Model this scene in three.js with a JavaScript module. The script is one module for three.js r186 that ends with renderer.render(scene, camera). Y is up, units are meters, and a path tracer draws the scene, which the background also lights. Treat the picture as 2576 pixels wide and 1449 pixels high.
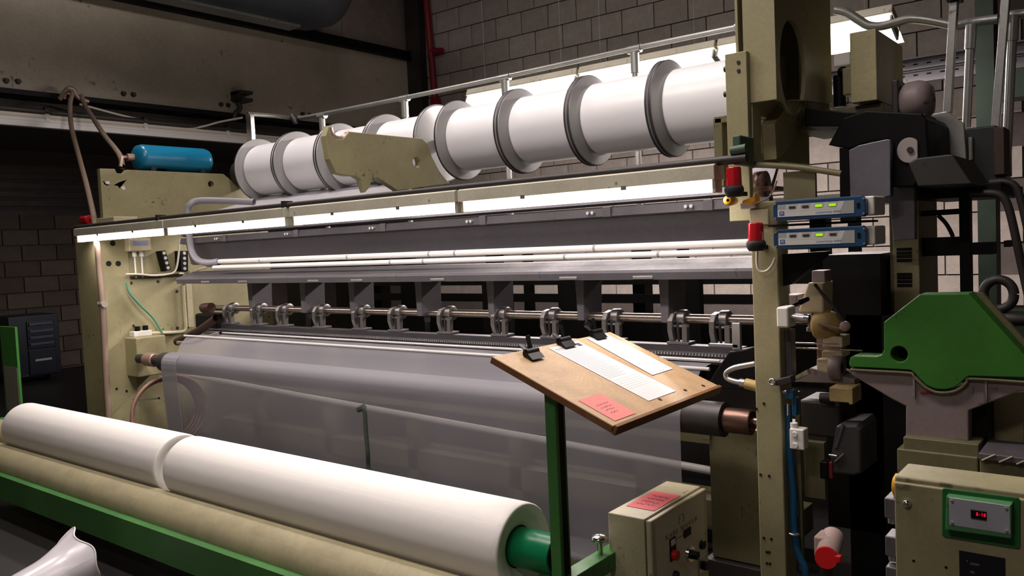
import * as THREE from 'three';
import { RoundedBoxGeometry } from 'three/addons/geometries/RoundedBoxGeometry.js';
import { RectAreaLightUniformsLib } from 'three/addons/lights/RectAreaLightUniformsLib.js';
import { mergeGeometries } from 'three/addons/utils/BufferGeometryUtils.js';

// ---------------------------------------------------------------- camera, sky, exposure
const scene = new THREE.Scene();
const camera = new THREE.PerspectiveCamera(38.62, 2576 / 1449, 0.05, 60);
camera.rotation.order = 'YXZ';
camera.rotation.set(-0.05296, 0.6688, -0.04387);
camera.position.set(0, 1.45, 0);
const renderer = new THREE.WebGLRenderer({ antialias: true });
renderer.toneMapping = THREE.LinearToneMapping;
renderer.toneMappingExposure = 1.0;
renderer.shadowMap.enabled = true;
scene.background = new THREE.Color(0x000000);
RectAreaLightUniformsLib.init();
const L = { tube: 44, rear: 105, back: 150, aisle: 34, high: 62, near: 36 };       // lamp radiances; high and near are added fill
const GLOW = 6;

// ---------------------------------------------------------------- helpers
let seed = 7;
const rnd = () => { seed = (seed * 1664525 + 1013904223) >>> 0; return seed / 4294967296; };
const V = (x, y, z) => new THREE.Vector3(x, y, z);
const used = {};
function numbered(n) { const k = used[n] = (used[n] ?? -1) + 1; return k ? n + '_' + String(k).padStart(3, '0') : n; }
function metreUV(g) {
  if (g.userData.keep) return g;
  if (g.index) g = g.toNonIndexed();
  const p = g.attributes.position, uv = new Float32Array(p.count * 2), a = V(), b = V(), c = V(), n = V();
  for (let i = 0; i < p.count; i += 3) {
    a.fromBufferAttribute(p, i); b.fromBufferAttribute(p, i + 1); c.fromBufferAttribute(p, i + 2);
    n.crossVectors(b.clone().sub(a), c.clone().sub(a));
    const ax = Math.abs(n.x), ay = Math.abs(n.y), az = Math.abs(n.z);
    [a, b, c].forEach((q, k) => {
      const [u, v] = ax >= ay && ax >= az ? [q.z, q.y] : ay >= az ? [q.x, q.z] : [q.x, q.y];
      uv[(i + k) * 2] = u; uv[(i + k) * 2 + 1] = v;
    });
  }
  g.setAttribute('uv', new THREE.BufferAttribute(uv, 2));
  return g;
}
function geo(gs) { const a = [gs].flat(3).map(metreUV).map((g) => g.index ? g.toNonIndexed() : g); return a.length > 1 ? mergeGeometries(a.map((g) => { const h = new THREE.BufferGeometry(); for (const k of ['position', 'normal', 'uv']) h.setAttribute(k, g.attributes[k]); return h; })) : a[0]; }
function obj(name, gs, mat, parent) {
  const m = new THREE.Mesh(geo(gs), mat); m.name = numbered(name); m.castShadow = m.receiveShadow = true;
  (parent || scene).add(m); return m;
}
const objs = (name, arr, mat, parent) => arr.map((g) => obj(name, g, mat, parent));
function tag(o, label, category, group) { o.userData.label = label; o.userData.category = category; if (group) o.userData.group = group; return o; }
function thing(name, label, category, group) { const g = new THREE.Group(); g.name = numbered(name); scene.add(g); return tag(g, label, category, group); }
function one(name, gs, mat, label, category, group) { return tag(obj(name, gs, mat), label, category, group); }
function struct(name, gs, mat) { const o = obj(name, gs, mat); o.userData.kind = 'structure'; return o; }
function copy(src, name, d, label) { const c = src.clone(); c.name = numbered(name); c.position.add(V(...d)); c.userData = { ...src.userData, label }; scene.add(c); return c; }

const box = (x0, x1, y0, y1, z0, z1, r) => {
  const w = Math.abs(x1 - x0), h = Math.abs(y1 - y0), d = Math.abs(z1 - z0);
  const g = r ? new RoundedBoxGeometry(w, h, d, 2, Math.min(r, w / 2.1, h / 2.1, d / 2.1)) : new THREE.BoxGeometry(w, h, d);
  return g.translate((x0 + x1) / 2, (y0 + y1) / 2, (z0 + z1) / 2);
};
const shape = (pts, holes) => { const s = new THREE.Shape(pts.map((p) => new THREE.Vector2(...p))); (holes || []).forEach((h) => s.holes.push(new THREE.Path(h.map((p) => new THREE.Vector2(...p))))); return s; };
const ext = (pts, d, holes, b) => new THREE.ExtrudeGeometry(shape(pts, holes), { depth: d, bevelEnabled: !!b, bevelSize: b, bevelOffset: -b, bevelThickness: b, bevelSegments: 2, curveSegments: 16 });
const prismZ = (pts, z0, z1, holes, b = 0) => ext(pts, Math.abs(z1 - z0), holes, b).translate(0, 0, Math.min(z0, z1));
const prismX = (pts, x0, x1, holes, b = 0) => ext(pts.map(([z, y]) => [-z, y]), Math.abs(x1 - x0), (holes || []).map((h) => h.map(([z, y]) => [-z, y])), b).rotateY(Math.PI / 2).translate(Math.min(x0, x1), 0, 0);
const circ = (a, b, ra, rb = ra, n = 28) => Array.from({ length: n }, (_, i) => [a + ra * Math.cos(i / n * 2 * Math.PI), b + rb * Math.sin(i / n * 2 * Math.PI)]);
const rod = (p, q, r, r2 = r, seg = 16) => {
  const a = V(...p), b = V(...q), d = b.clone().sub(a), g = new THREE.CylinderGeometry(r2, r, d.length(), seg);
  g.applyQuaternion(new THREE.Quaternion().setFromUnitVectors(V(0, 1, 0), d.clone().normalize()));
  const m = a.add(b).multiplyScalar(0.5); return g.translate(m.x, m.y, m.z);
};
const tube = (pts, r, n, seg = 8) => new THREE.TubeGeometry(new THREE.CatmullRomCurve3(pts.map((p) => V(...p)), false, 'catmullrom', 0.5), n || pts.length * 8, r, seg);
const lathe = (prof, seg = 40) => new THREE.LatheGeometry(prof.map((p) => new THREE.Vector2(...p)), seg);       // about y
const latheX = (prof, x, y, z, seg) => lathe(prof, seg).rotateZ(-Math.PI / 2).translate(x, y, z);                 // profile [radius, along +x]
const latheZ = (prof, x, y, z, seg) => lathe(prof, seg).rotateX(Math.PI / 2).translate(x, y, z);                  // profile [radius, along +z]
const screwX = (x, y, z, r = 0.008) => rod([x, y, z], [x + 0.006, y, z], r, r * 0.8, 8);
const screwZ = (x, y, z, r = 0.008) => rod([x, y, z], [x, y, z + 0.006], r, r * 0.8, 8);
// flat print: a quad with its own 0..1 texture coordinates; o = lower left, u = to the right, v = up
function quad(o, u, v) {
  const g = new THREE.BufferGeometry(), a = V(...o), b = a.clone().add(V(...u)), d = a.clone().add(V(...v)), c = b.clone().add(V(...v));
  g.setAttribute('position', new THREE.Float32BufferAttribute([a, b, c, a, c, d].flatMap((p) => [p.x, p.y, p.z]), 3));
  g.setAttribute('uv', new THREE.Float32BufferAttribute([0, 0, 1, 0, 1, 1, 0, 0, 1, 1, 0, 1], 2));
  g.computeVertexNormals(); g.userData.keep = true; return g;
}

// ---------------------------------------------------------------- textures
function noiseTex(n, fn, srgb) {
  const d = new Uint8Array(n * n * 4);
  for (let j = 0; j < n; j++) for (let i = 0; i < n; i++) { const c = fn(i / n, j / n); for (let k = 0; k < 3; k++) d[(j * n + i) * 4 + k] = Math.max(0, Math.min(255, (c[k] ?? c) * 255)); d[(j * n + i) * 4 + 3] = 255; }
  const t = new THREE.DataTexture(d, n, n); t.wrapS = t.wrapT = THREE.RepeatWrapping; t.magFilter = THREE.LinearFilter; t.minFilter = THREE.LinearMipmapLinearFilter; t.generateMipmaps = true;
  if (srgb) t.colorSpace = THREE.SRGBColorSpace; t.needsUpdate = true; return t;
}
function lattice(m) {                                   // tileable value noise, m cells a side
  const g = Array.from({ length: m * m }, rnd), s = (t) => t * t * (3 - 2 * t);
  return (u, v) => { const x = u * m, y = v * m, i = Math.floor(x), j = Math.floor(y), a = s(x - i), b = s(y - j), q = (p, r) => g[((r % m + m) % m) * m + ((p % m + m) % m)];
    return (q(i, j) * (1 - a) + q(i + 1, j) * a) * (1 - b) + (q(i, j + 1) * (1 - a) + q(i + 1, j + 1) * a) * b; };
}
const n4 = lattice(4), n9 = lattice(9), n24 = lattice(24), n60 = lattice(60), n200 = lattice(128);
const grime = noiseTex(512, (u, v) => { const b = 0.5 * n4(u, v) + 0.3 * n9(u, v) + 0.2 * n24(u, v); let s = 0.84 + 0.16 * b + 0.05 * (n200(u, v) - 0.5); const st = n60(u, v) * n9(v, u); if (st > 0.66) s -= (st - 0.66) * 1.6; return s; }, true);
const rough = noiseTex(256, (u, v) => 0.75 + 0.25 * (0.6 * n9(u, v) + 0.4 * n60(u, v)));
const concrete = noiseTex(512, (u, v) => 0.88 + 0.07 * n9(u, v) + 0.05 * n24(u, v) + 0.05 * (n200(u, v) - 0.5), true);
const grit = noiseTex(256, (u, v) => 0.5 * n60(u, v) + 0.5 * n200(u, v));
const wood = noiseTex(512, (u, v) => { const w = 0.5 + 0.5 * Math.sin((u * 26 + 5 * n4(u, v) + 1.2 * n24(u, v)) * 6.283); const s = 0.9 + 0.035 * w - 0.1 * n9(v, u) + 0.04 * n200(u, v); return [s, s * 0.99, s * 0.97]; }, true);
const weave = noiseTex(256, (u, v) => 0.5 + 0.25 * Math.sin(u * 6.283 * 64) + 0.25 * Math.sin(v * 6.283 * 64));
const rustMap = noiseTex(256, (u, v) => { const r = Math.min(1, Math.max(0, (0.6 * n9(u, v) + 0.4 * n60(u, v) - 0.5) * 3)); return [0.85 + 0.1 * n60(u, v) - 0.3 * r, 0.84 - 0.36 * r, 0.83 - 0.4 * r]; }, true);
const hanks = (() => { const n = 512, h = Array.from({ length: n }, rnd); return noiseTex(n, (u) => 0.93 + 0.07 * h[Math.floor(u * n) % n], true); })();   // fine parallel threads
const rep = (t, a, b = a) => { const c = t.clone(); c.repeat.set(a, b); c.needsUpdate = true; return c; };

const P = (color, o = {}) => new THREE.MeshPhysicalMaterial({ color, roughness: 0.55, ...o });
const paint = (color, o = {}) => P(color, { map: grime, roughnessMap: rough, roughness: 0.6, ...o });
const M = {
  cream: paint(0xa09972), creamDark: paint(0x736e4d), creamLight: paint(0xc6bd9b), ochre: paint(0xb89a5c), lampBody: paint(0xc9c5b0),
  beamPaint: paint(0xb5ac9a, { map: rep(grime, 0.4) }), darkSteel: paint(0x3a3634, { metalness: 0.3 }), black: paint(0x0c0b0b, { roughness: 0.6, specularIntensity: 0.35 }), blackGloss: P(0x0c0c0d, { roughness: 0.42, specularIntensity: 0.5 }),
  greySteel: paint(0x6f6b70, { metalness: 0.55, roughness: 0.5 }), greyPaint: paint(0x6b676b, { metalness: 0.2, roughness: 0.5 }), alu: P(0xc4c2bf, { metalness: 0.9, roughness: 0.35 }), chrome: P(0xe4e2de, { metalness: 1, roughness: 0.16 }),
  galv: paint(0xa9aaa4, { metalness: 0.65, roughness: 0.45 }), rusty: P(0xc0b0a4, { map: rustMap, metalness: 0.6, roughness: 0.42 }), polished: P(0xc4b8ae, { map: rustMap, metalness: 0.9, roughness: 0.25 }),
  whitePlastic: P(0xdcdad2, { roughness: 0.45 }), pvc: P(0xd6d3cf, { roughness: 0.35 }), greyPvc: P(0x8f8c92, { roughness: 0.4 }), rubber: P(0x1a191a, { roughness: 0.8 }),
  green: paint(0x4c8a44), greenDeep: paint(0x34781f, { map: rep(grime, 2) }), greenSteel: paint(0x0b2611), greenCore: P(0x067a4a, { roughness: 0.3 }), bar: paint(0xdcc8a2), blue: paint(0x1f486c, { roughness: 0.4 }), tank: P(0x0b6a8c, { roughness: 0.3 }), blueHose: P(0x174d6e, { roughness: 0.4 }),
  red: P(0xb3121f, { roughness: 0.2, transmission: 0, clearcoat: 0.6 }), redPaint: paint(0x8c1f24), mauve: paint(0x8d7f7c), yellow: P(0xd29a1c, { roughness: 0.4 }), hose: P(0x8a7767, { roughness: 0.6 }), cableWhite: P(0xc9c2b4, { roughness: 0.5 }),
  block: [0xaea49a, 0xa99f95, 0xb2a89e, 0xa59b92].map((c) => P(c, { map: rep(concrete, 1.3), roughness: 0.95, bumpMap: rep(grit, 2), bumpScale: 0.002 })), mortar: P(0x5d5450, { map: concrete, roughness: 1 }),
  blockDark: [0x655c53, 0x5d544b, 0x6b6258].map((c) => P(c, { map: rep(concrete, 1.1), roughness: 0.95 })), wallPanel: P(0x8a7f78, { map: concrete, roughness: 0.9 }), floor: P(0x262422, { map: rep(concrete, 0.5), roughness: 0.6 }), ceiling: P(0x5c5854, { map: concrete, roughness: 0.95 }),  // darker block tones for the left bay wall
  yarn: P(0xf6f6f6, { roughness: 0.34, specularIntensity: 1, sheen: 0.3 }), flange: P(0xa9a8a7, { metalness: 0.35, roughness: 0.38 }), flangeShade: P(0x4a474a, { metalness: 0.6, roughness: 0.5 }),
  lever: P(0x8d8986, { metalness: 0.8, roughness: 0.38 }), ledge: paint(0x5c585c, { metalness: 0.1, roughness: 0.65 }), bed: paint(0x4a474a, { metalness: 0.4, roughness: 0.5 }), shaft: P(0xa3978d, { metalness: 0.9, roughness: 0.28 }),
  sheet: P(0x615d61, { map: rep(grime, 0.5), metalness: 0.3, roughness: 0.42 }), veil: P(0xc9c7cb, { map: rep(hanks, 1.2, 1), roughness: 0.6, transparent: true, opacity: 0.72 }),
  net: P(0x8c8a90, { roughness: 0.75, transparent: true, opacity: 0.56, sheen: 0.15, sheenColor: new THREE.Color(0xffffff) }),
  cloth: P(0xf4f1ea, { bumpMap: rep(weave, 12), bumpScale: 0.0006, roughness: 0.92, sheen: 0.2 }), roller: P(0xb3aa86, { map: rep(concrete, 0.6), roughness: 0.6 }),
  ply: P(0xd6b48a, { map: rep(wood, 2.2), roughness: 0.55 }), plyEdge: P(0x8f6238, { map: rep(wood, 5), roughness: 0.6 }), film: P(0xe6e2e6, { roughness: 0.25, transmission: 0.25, thickness: 0 }),
  glow: new THREE.MeshStandardMaterial({ color: 0xffffff, emissive: 0xfff6f2, emissiveIntensity: GLOW, roughness: 0.4 }), hole: P(0x0a0a09, { roughness: 0.95 }), drawer: P(0x46505c, { roughness: 0.35, metalness: 0.4 }), navy: paint(0x101c2e, { roughness: 0.4 }),
};
function canvasMat(w, h, draw, o = {}) {
  const cv = document.createElement('canvas'); cv.width = w; cv.height = h; draw(cv.getContext('2d'), w, h);
  const t = new THREE.CanvasTexture(cv); t.colorSpace = THREE.SRGBColorSpace; t.magFilter = THREE.LinearFilter;
  return new THREE.MeshPhysicalMaterial({ map: t, roughness: 0.5, ...o });
}
function areaLight(w, h, inten, pos, look, color = 0xfff1ee) {
  const l = new THREE.RectAreaLight(color, inten, w, h); l.position.set(...pos); l.lookAt(...look); l.castShadow = true; l.name = numbered('lamp_light'); scene.add(l); return l;
}

// ---------------------------------------------------------------- the hall
struct('floor', box(-12.3, 4.2, -0.1, 0, -9.3, 4.2), M.floor);
struct('ceiling', box(-12.3, 4.2, 6, 6.15, -9.3, 4.2), M.ceiling);
struct('wall_front', box(-12.3, 4.2, 0, 6, 4.05, 4.2), M.wallPanel);
struct('wall_right', box(4.05, 4.2, 0, 6, -9.3, 4.05), M.wallPanel);
const wallBack = struct('wall_back', box(-12.3, 4.05, 0, 6, -9.3, -9.02), M.mortar);
{ const y0 = 4.564, bg = metreUV(new THREE.BoxGeometry(0.428, 0.286, 0.05));
  for (let r = -13; r <= 3; r++) for (let k = -7; k < 11; k++) {
    const x = -6.08 + 0.442 * (k + (r & 1 ? 0.5 : 0)) + 0.221, y = y0 + 0.3 * r + 0.15;
    if (x > -1.0 || x < -8.75) continue;
    const b = new THREE.Mesh(bg, M.block[Math.floor(rnd() * 4)]); b.name = numbered('block'); b.position.set(x, y, -9.012 + rnd() * 0.004); b.castShadow = b.receiveShadow = true; wallBack.add(b);
  } }
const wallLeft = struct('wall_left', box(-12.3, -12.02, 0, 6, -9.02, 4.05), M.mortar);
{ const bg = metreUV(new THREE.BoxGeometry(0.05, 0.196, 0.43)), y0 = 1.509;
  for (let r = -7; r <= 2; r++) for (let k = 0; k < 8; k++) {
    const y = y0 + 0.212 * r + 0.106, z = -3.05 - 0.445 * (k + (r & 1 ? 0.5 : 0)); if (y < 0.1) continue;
    const b = new THREE.Mesh(bg, M.blockDark[Math.floor(rnd() * 3)]); b.name = numbered('block'); b.position.set(-12.012 + rnd() * 0.006, y, z); b.castShadow = b.receiveShadow = true; wallLeft.add(b);
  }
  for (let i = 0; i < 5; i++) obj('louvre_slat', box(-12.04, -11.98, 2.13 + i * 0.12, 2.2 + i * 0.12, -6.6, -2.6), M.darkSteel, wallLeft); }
struct('mezzanine_floor', box(-12.02, -8.98, 3.0, 3.3, -9.02, 4.05), M.ceiling);
{ const w = struct('wall_upper', box(-9.12, -8.95, 4.36, 6, -9.02, 4.05), M.mortar);
  for (let i = 0; i < 10; i++) obj('wall_panel', box(-8.97, -8.93, 4.38, 5.98, -9.0 + i * 1.25, -7.765 + i * 1.25, 0.006), M.wallPanel, w); }
{ const b = struct('ceiling_beam', box(-8.95, -8.8, 3.16, 4.24, -9.02, 4.05), M.beamPaint);
  obj('flange', box(-9.1, -8.7, 4.24, 4.36, -9.02, 4.05), M.black, b); obj('flange', box(-9.1, -8.68, 3.11, 3.16, -9.02, 4.05), M.black, b);  // black top flange stands in for the shadow gap under the upper wall
  for (const [z, y] of [[-3.358,3.251],[-3.465,3.257],[-4.511,3.258],[-4.621,3.262],[-5.688,3.267],[-5.784,3.268],[-6.877,3.268],[-6.993,3.269]]) obj('bolt', rod([-8.8, y, z], [-8.77, y, z], 0.03, 0.024, 6), M.darkSteel, b); }
struct('corner_column', box(-8.8, -8.52, 3.1, 6, -9.02, -8.85), M.darkSteel);
// pipes and conduits on the walls
one('fire_pipe', [tube([[-8.4,5.173,-8.9],[-8.376,4.826,-8.9],[-8.351,4.364,-8.9],[-8.326,3.901,-8.9],[-8.319,3.544,-8.9]], 0.05, 40), rod([-8.362,4.32,-8.9], [-8.127,4.278,-8.9], 0.045), rod([-8.349,3.571,-8.9], [-8.253,3.575,-8.9], 0.07)], M.redPaint, 'red vertical pipe running down the block wall beside the corner column', 'pipe');
one('sprinkler_pipe', [rod([-8.85,4.587,-7.117], [-8.85,4.291,-7.116], 0.05), rod([-8.85,4.29,-7.11], [-8.85,4.288,-7.449], 0.05), rod([-8.85,4.265,-7.441], [-8.85,4.384,-7.449], 0.045)], M.redPaint, 'short red L-shaped pipe on the dark wall panel above the long beam', 'pipe');
{ const d = thing('ventilation_duct', 'big dark grey-blue round ended duct hanging at the top of the picture', 'duct');
  const z1 = -6.4;
  obj('duct_shell', latheZ([[0.02, z1], [0.3, z1 + 0.03], [0.48, z1 + 0.16], [0.56, z1 + 0.4], [0.58, z1 + 0.7], [0.58, -1]], -7.4, 4.49, 0, 48), P(0x54595f, { map: grime, metalness: 0.5, roughness: 0.55 }), d);
  obj('duct_seam', [box(-7.5, -7.3, 3.895, 3.925, -1.2, z1 + 0.65)], M.galv, d); }
{ const gx = [[0, 266, .03, 'darkSteel', 'dark conduit just under the long cream beam'], [0, 279, .02, 'cableWhite', 'thin pale upper conduit under the long cream beam'], [0, 291, .028, 'pvc', 'broad pale middle conduit under the long cream beam'], [0, 307, .03, 'pvc', 'lowest pale trunking strip under the long cream beam']];
  const ys = [2.96, 2.915, 2.87, 2.818];
  gx.forEach(([, , r, m, l], i) => one('conduit', i === 3 ? box(-8.64, -8.56, ys[i] - 0.03, ys[i] + 0.03, -7.4, 1, 0.008) : [rod([-8.6, ys[i], 1], [-8.6, ys[i] - 0.02, -6.9 - i * 0.3], r), ...[-3.6, -4.6, -5.6, -6.6].map((z) => rod([-8.6, ys[i], z], [-8.6, ys[i], z - 0.04], r * 1.25))], M[m], l, 'conduit')); }
{ const b = thing('pipe_clamp', 'dark clamp bracket gripping a bolt low on the long cream beam', 'bracket');
  obj('jaw', [box(-8.8, -8.6, 3.393, 3.431, -5.831, -6.008), box(-8.8, -8.6, 3.306, 3.344, -5.853, -6.002), box(-8.8, -8.66, 3.325, 3.422, -5.831, -5.919)], M.darkSteel, b);
  obj('hanger', tube([[-8.7,3.294,-5.856], [-8.7,3.231,-5.884], [-8.7,3.147,-5.802], [-8.7,3.065,-5.786]], 0.03, 20), M.darkSteel, b); }
// air hoses from the beam to the left frame
{ const h = thing('air_hose', 'long brown air hose dropping from the beam down the left column', 'hose');
  obj('hose', tube([[-8.6,3.087,-3.759],[-8.55,3.171,-3.8],[-8.5,3.153,-3.842],[-8.4,3.013,-3.766],[-8.2,2.757,-3.675],[-7.8,2.407,-3.547],[-7.3,2.143,-3.359],[-6.9,1.943,-3.202],[-6.5,1.798,-3.032],[-6.068,1.625,-2.84],[-6.059,1.393,-2.84],[-6.045,1.161,-2.84],[-6.057,0.87,-2.84],[-6.07,0.576,-2.84],[-6.076,0.281,-2.84],[-6.082,0.072,-2.84]], 0.022, 120), M.hose, h);
  obj('cable_tie', [[262, 765], [270, 848], [272, 888], [276, 950]].map(([x, y]) => rod([-6.084,1.146,-2.84], [-6.011,1.147,-2.84], 0.024)), M.cableWhite, h); }
{ const h = thing('air_hose', 'shorter brown air hose from the beam hook to the blue tank', 'hose');
  obj('hose', tube([[-8.5,3.131,-3.929],[-8.4,3.028,-3.904],[-8,2.818,-3.797],[-7.5,2.597,-3.643],[-7,2.419,-3.48],[-6.6,2.293,-3.325],[-6.4,2.191,-3.235]], 0.022, 60), M.hose, h);
  obj('hook', tube([[-8.62,3.103,-3.806],[-8.6,3.173,-3.818],[-8.6,3.209,-3.859],[-8.6,3.191,-3.904],[-8.6,3.127,-3.938],[-8.6,3.094,-4.038]], 0.024, 40), M.rusty, h); }
one('cable', [tube([[-8.6,3.06,-3.949],[-8.6,2.974,-4.477],[-8.6,2.917,-5.112],[-8.5,3.015,-5.506],[-8.4,3.062,-5.706]], 0.012, 60)], M.cableWhite, 'thin loose cable sagging under the long cream beam', 'cable');

// ---------------------------------------------------------------- lamps
// rear row: tilted troughs over the catwalk behind the machine
function troughLamp(name, x0, x1, y, z, tilt, len, label, group, power, back) {
  const t = thing(name, label, 'lamp', group), w = x1 - x0 - 0.04, cx = (x0 + x1) / 2;
  const put = (g) => g.rotateX(tilt).translate(cx, y, z);
  const h0 = back ? 0.078 : 0.03;
  obj('housing', put(box(-w / 2 - 0.015, w / 2 + 0.015, h0, h0 + 0.06, -len / 2 - 0.015, len / 2 + 0.015, 0.01)), M.lampBody, t);
  obj('lens', put(box(-w / 2, w / 2, 0, back ? 0.07 : 0.03, -len / 2, len / 2, 0.008)), M.glow, t);
  if (back) {                                        // back light added for the wall, and a visor added to shade above
    obj('added_visor', put(box(-w / 2 - 0.015, w / 2 + 0.015, 0.07, 0.078, -len / 2 - 0.15, len / 2 + 0.01)), M.lampBody, t);
    const q = V(0, 0, -1).applyAxisAngle(V(1, 0, 0), tilt), c = V(0, 0.035, -len / 2 - 0.01).applyAxisAngle(V(1, 0, 0), tilt).add(V(cx, y, z));
    areaLight(w, 0.07, back, c.toArray(), c.clone().add(q).toArray());
  }
  for (const s of [-1, 1]) obj('end_cap', put(box(s * w / 2, s * (w / 2 + 0.016), -0.012, 0.06, -len / 2, len / 2, 0.004)), M.galv, t);
  for (const x of [x0 + 0.2, x1 - 0.2]) obj('hanger', rod([x, y + 0.08, z], [x, 6, z], 0.0016, 0.0016, 6), M.galv, t);
  const n = V(0, -1, 0).applyAxisAngle(V(1, 0, 0), tilt);
  areaLight(w, len, power, [cx, y + n.y * 0.02, z + n.z * 0.02], [cx, y + n.y, z + n.z]);
}
const RL = [[-5.25, -3.97, 'left unit'], [-3.96, -2.69, 'middle unit'], [-2.68, -1.41, 'right unit']];
RL.forEach(([a, b, k]) => troughLamp('strip_lamp', a, b, 2.79, -6.12, -0.42, 0.2, `glowing ceiling strip lamp above the spools, ${k} of the row`, 'strip lamps behind the machine', L.rear, L.back));
// aisle lamps above the photographer
[[-4.0, -2.6, 'left'], [-2.3, -0.9, 'right']].forEach(([a, b, k]) => troughLamp('aisle_lamp', a, b, 4.1, -1.75, 0, 0.3, `ceiling lamp hung over the aisle before the machine, ${k} one of two`, 'aisle lamps', L.aisle));
troughLamp('aisle_lamp', -1.6, -0.2, 4.1, 1.6, 0, 0.3, 'added fill lamp hung behind the photographer, parallel to the machine', 'aisle lamps', L.near);  // unseen lamp added for frontal fill
[[-7.3, -5.9, 'left'], [-4.0, -2.6, 'right']].forEach(([a, b, k]) => troughLamp('added_high_lamp', a, b, 5.7, -3.4, 0, 0.3, `unseen fill lamp added high above the machine, ${k} one of two`, 'added fill lamps', L.high));  // lamps added out of view to lift walls, beam and spools
// machine lamps on the front rail
const railY = 1.716;
one('lamp_rail', [rod([-6.291, railY, -2.8], [-1.138, railY, -2.8], 0.0165), ...[-5.088, -3.759].map((x) => box(x - 0.012, x + 0.012, railY - 0.05, railY + 0.025, -2.83, -2.77))], M.darkSteel, 'long dark rod along the machine front carrying the bright tube lamps', 'rail');
[[198, 422, 'far left tube lamp of the machine, below the dark rod'], [425, 728, 'second tube lamp from the left on the dark rod'], [742, 1157, 'third tube lamp from the left on the dark rod'], [1165, 1806, 'nearest and longest looking tube lamp on the dark rod']].forEach(([, , l], i) => {
  const xs = [[-6.257, -5.015], [-4.995, -3.747], [-3.697, -2.494], [-2.471, -1.249]][i], [a, b] = xs, cx = (a + b) / 2;
  const t = thing('tube_lamp', l, 'lamp', 'tube lamps on the machine front');
  const yb = 1.651, yt = 1.706, yl = 1.607;
  obj('housing', prismX([[-2.765, yb], [-2.765, yt - 0.006], [-2.775, yt], [-2.85, yt], [-2.86, yb]], a, b, null, 0.003), M.lampBody, t);
  obj('lens', [rod([a + 0.012, (yb + yl) / 2, -2.81], [b - 0.012, (yb + yl) / 2, -2.81], 0.0225, 0.0225, 20)], M.glow, t);
  for (const x of [a, b - 0.014]) obj('end_cap', box(x, x + 0.014, yl - 0.004, yb + 0.004, -2.84, -2.78, 0.004), M.lampBody, t);
  objs('clip', [a + (b - a) * 0.3, a + (b - a) * 0.7].map((x) => box(x - 0.012, x + 0.012, yb - 0.012, yb + 0.004, -2.79, -2.76)), M.alu, t);
  areaLight(b - a - 0.03, 0.045, L.tube, [cx, yl - 0.004, -2.815], [cx, yl - 1, -2.72]);
});

// ---------------------------------------------------------------- the knitting machine
const K = thing('knitting_machine', 'long cream warp knitting machine with dark guide bars between two end frames', 'machine');
const XL = -5.68, XR = -1.24;                              // length of the bars between the frames
{ // left end frame
  obj('end_plate', prismX([...[[-2.959,2.148],[-3.072,2.15],[-3.087,2.118],[-3.136,2.117],[-3.163,2.148],[-3.993,2.148],[-4.131,2.045]], [-4.4, 1.9], [-4.4, 0], [-3.12, 0], [-3.12, 1.66], [-2.96, 1.75]], -6.24, -6.2, [circ(-3.868, 2.06, 0.03)], 0.003), M.cream, K);
  const c = obj('column', box(-6.55, -6.17, 0, 1.64, -3.12, -2.9, 0.006), M.cream, K);
  for (const [z, y] of [[-3.003,1.589],[-2.963,1.439],[-3.034,1.436],[-2.957,0.496],[-3.031,0.466]]) obj('bolt_hole', rod([-6.172, y, z], [-6.166, y, z], y > 1 ? 0.02 : 0.009), M.hole, c);
  const p = obj('cover_panel', box(-6.2, -6.175, 0.859, 1.309, -3.107, -3.562, 0.004), M.cream, K);
  for (const [z, y] of [[-3.127,1.283],[-3.343,1.281],[-3.494,1.192],[-3.12,0.954],[-3.477,0.9]]) obj('screw', screwX(-6.176, y, z, 0.014), M.darkSteel, p);
  obj('ledge', box(-6.2, -6.13, 1.333, 1.351, -3.12, -3.592), M.creamDark, K);
  obj('drive_housing', box(-6.2, -6.0, 0.578, 0.874, -3.045, -3.278, 0.01), M.cream, K);
  obj('edge_strip', box(-6.2, -6.14, 0.9, 1.254, -3.556, -3.604), M.creamLight, K);
}
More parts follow.
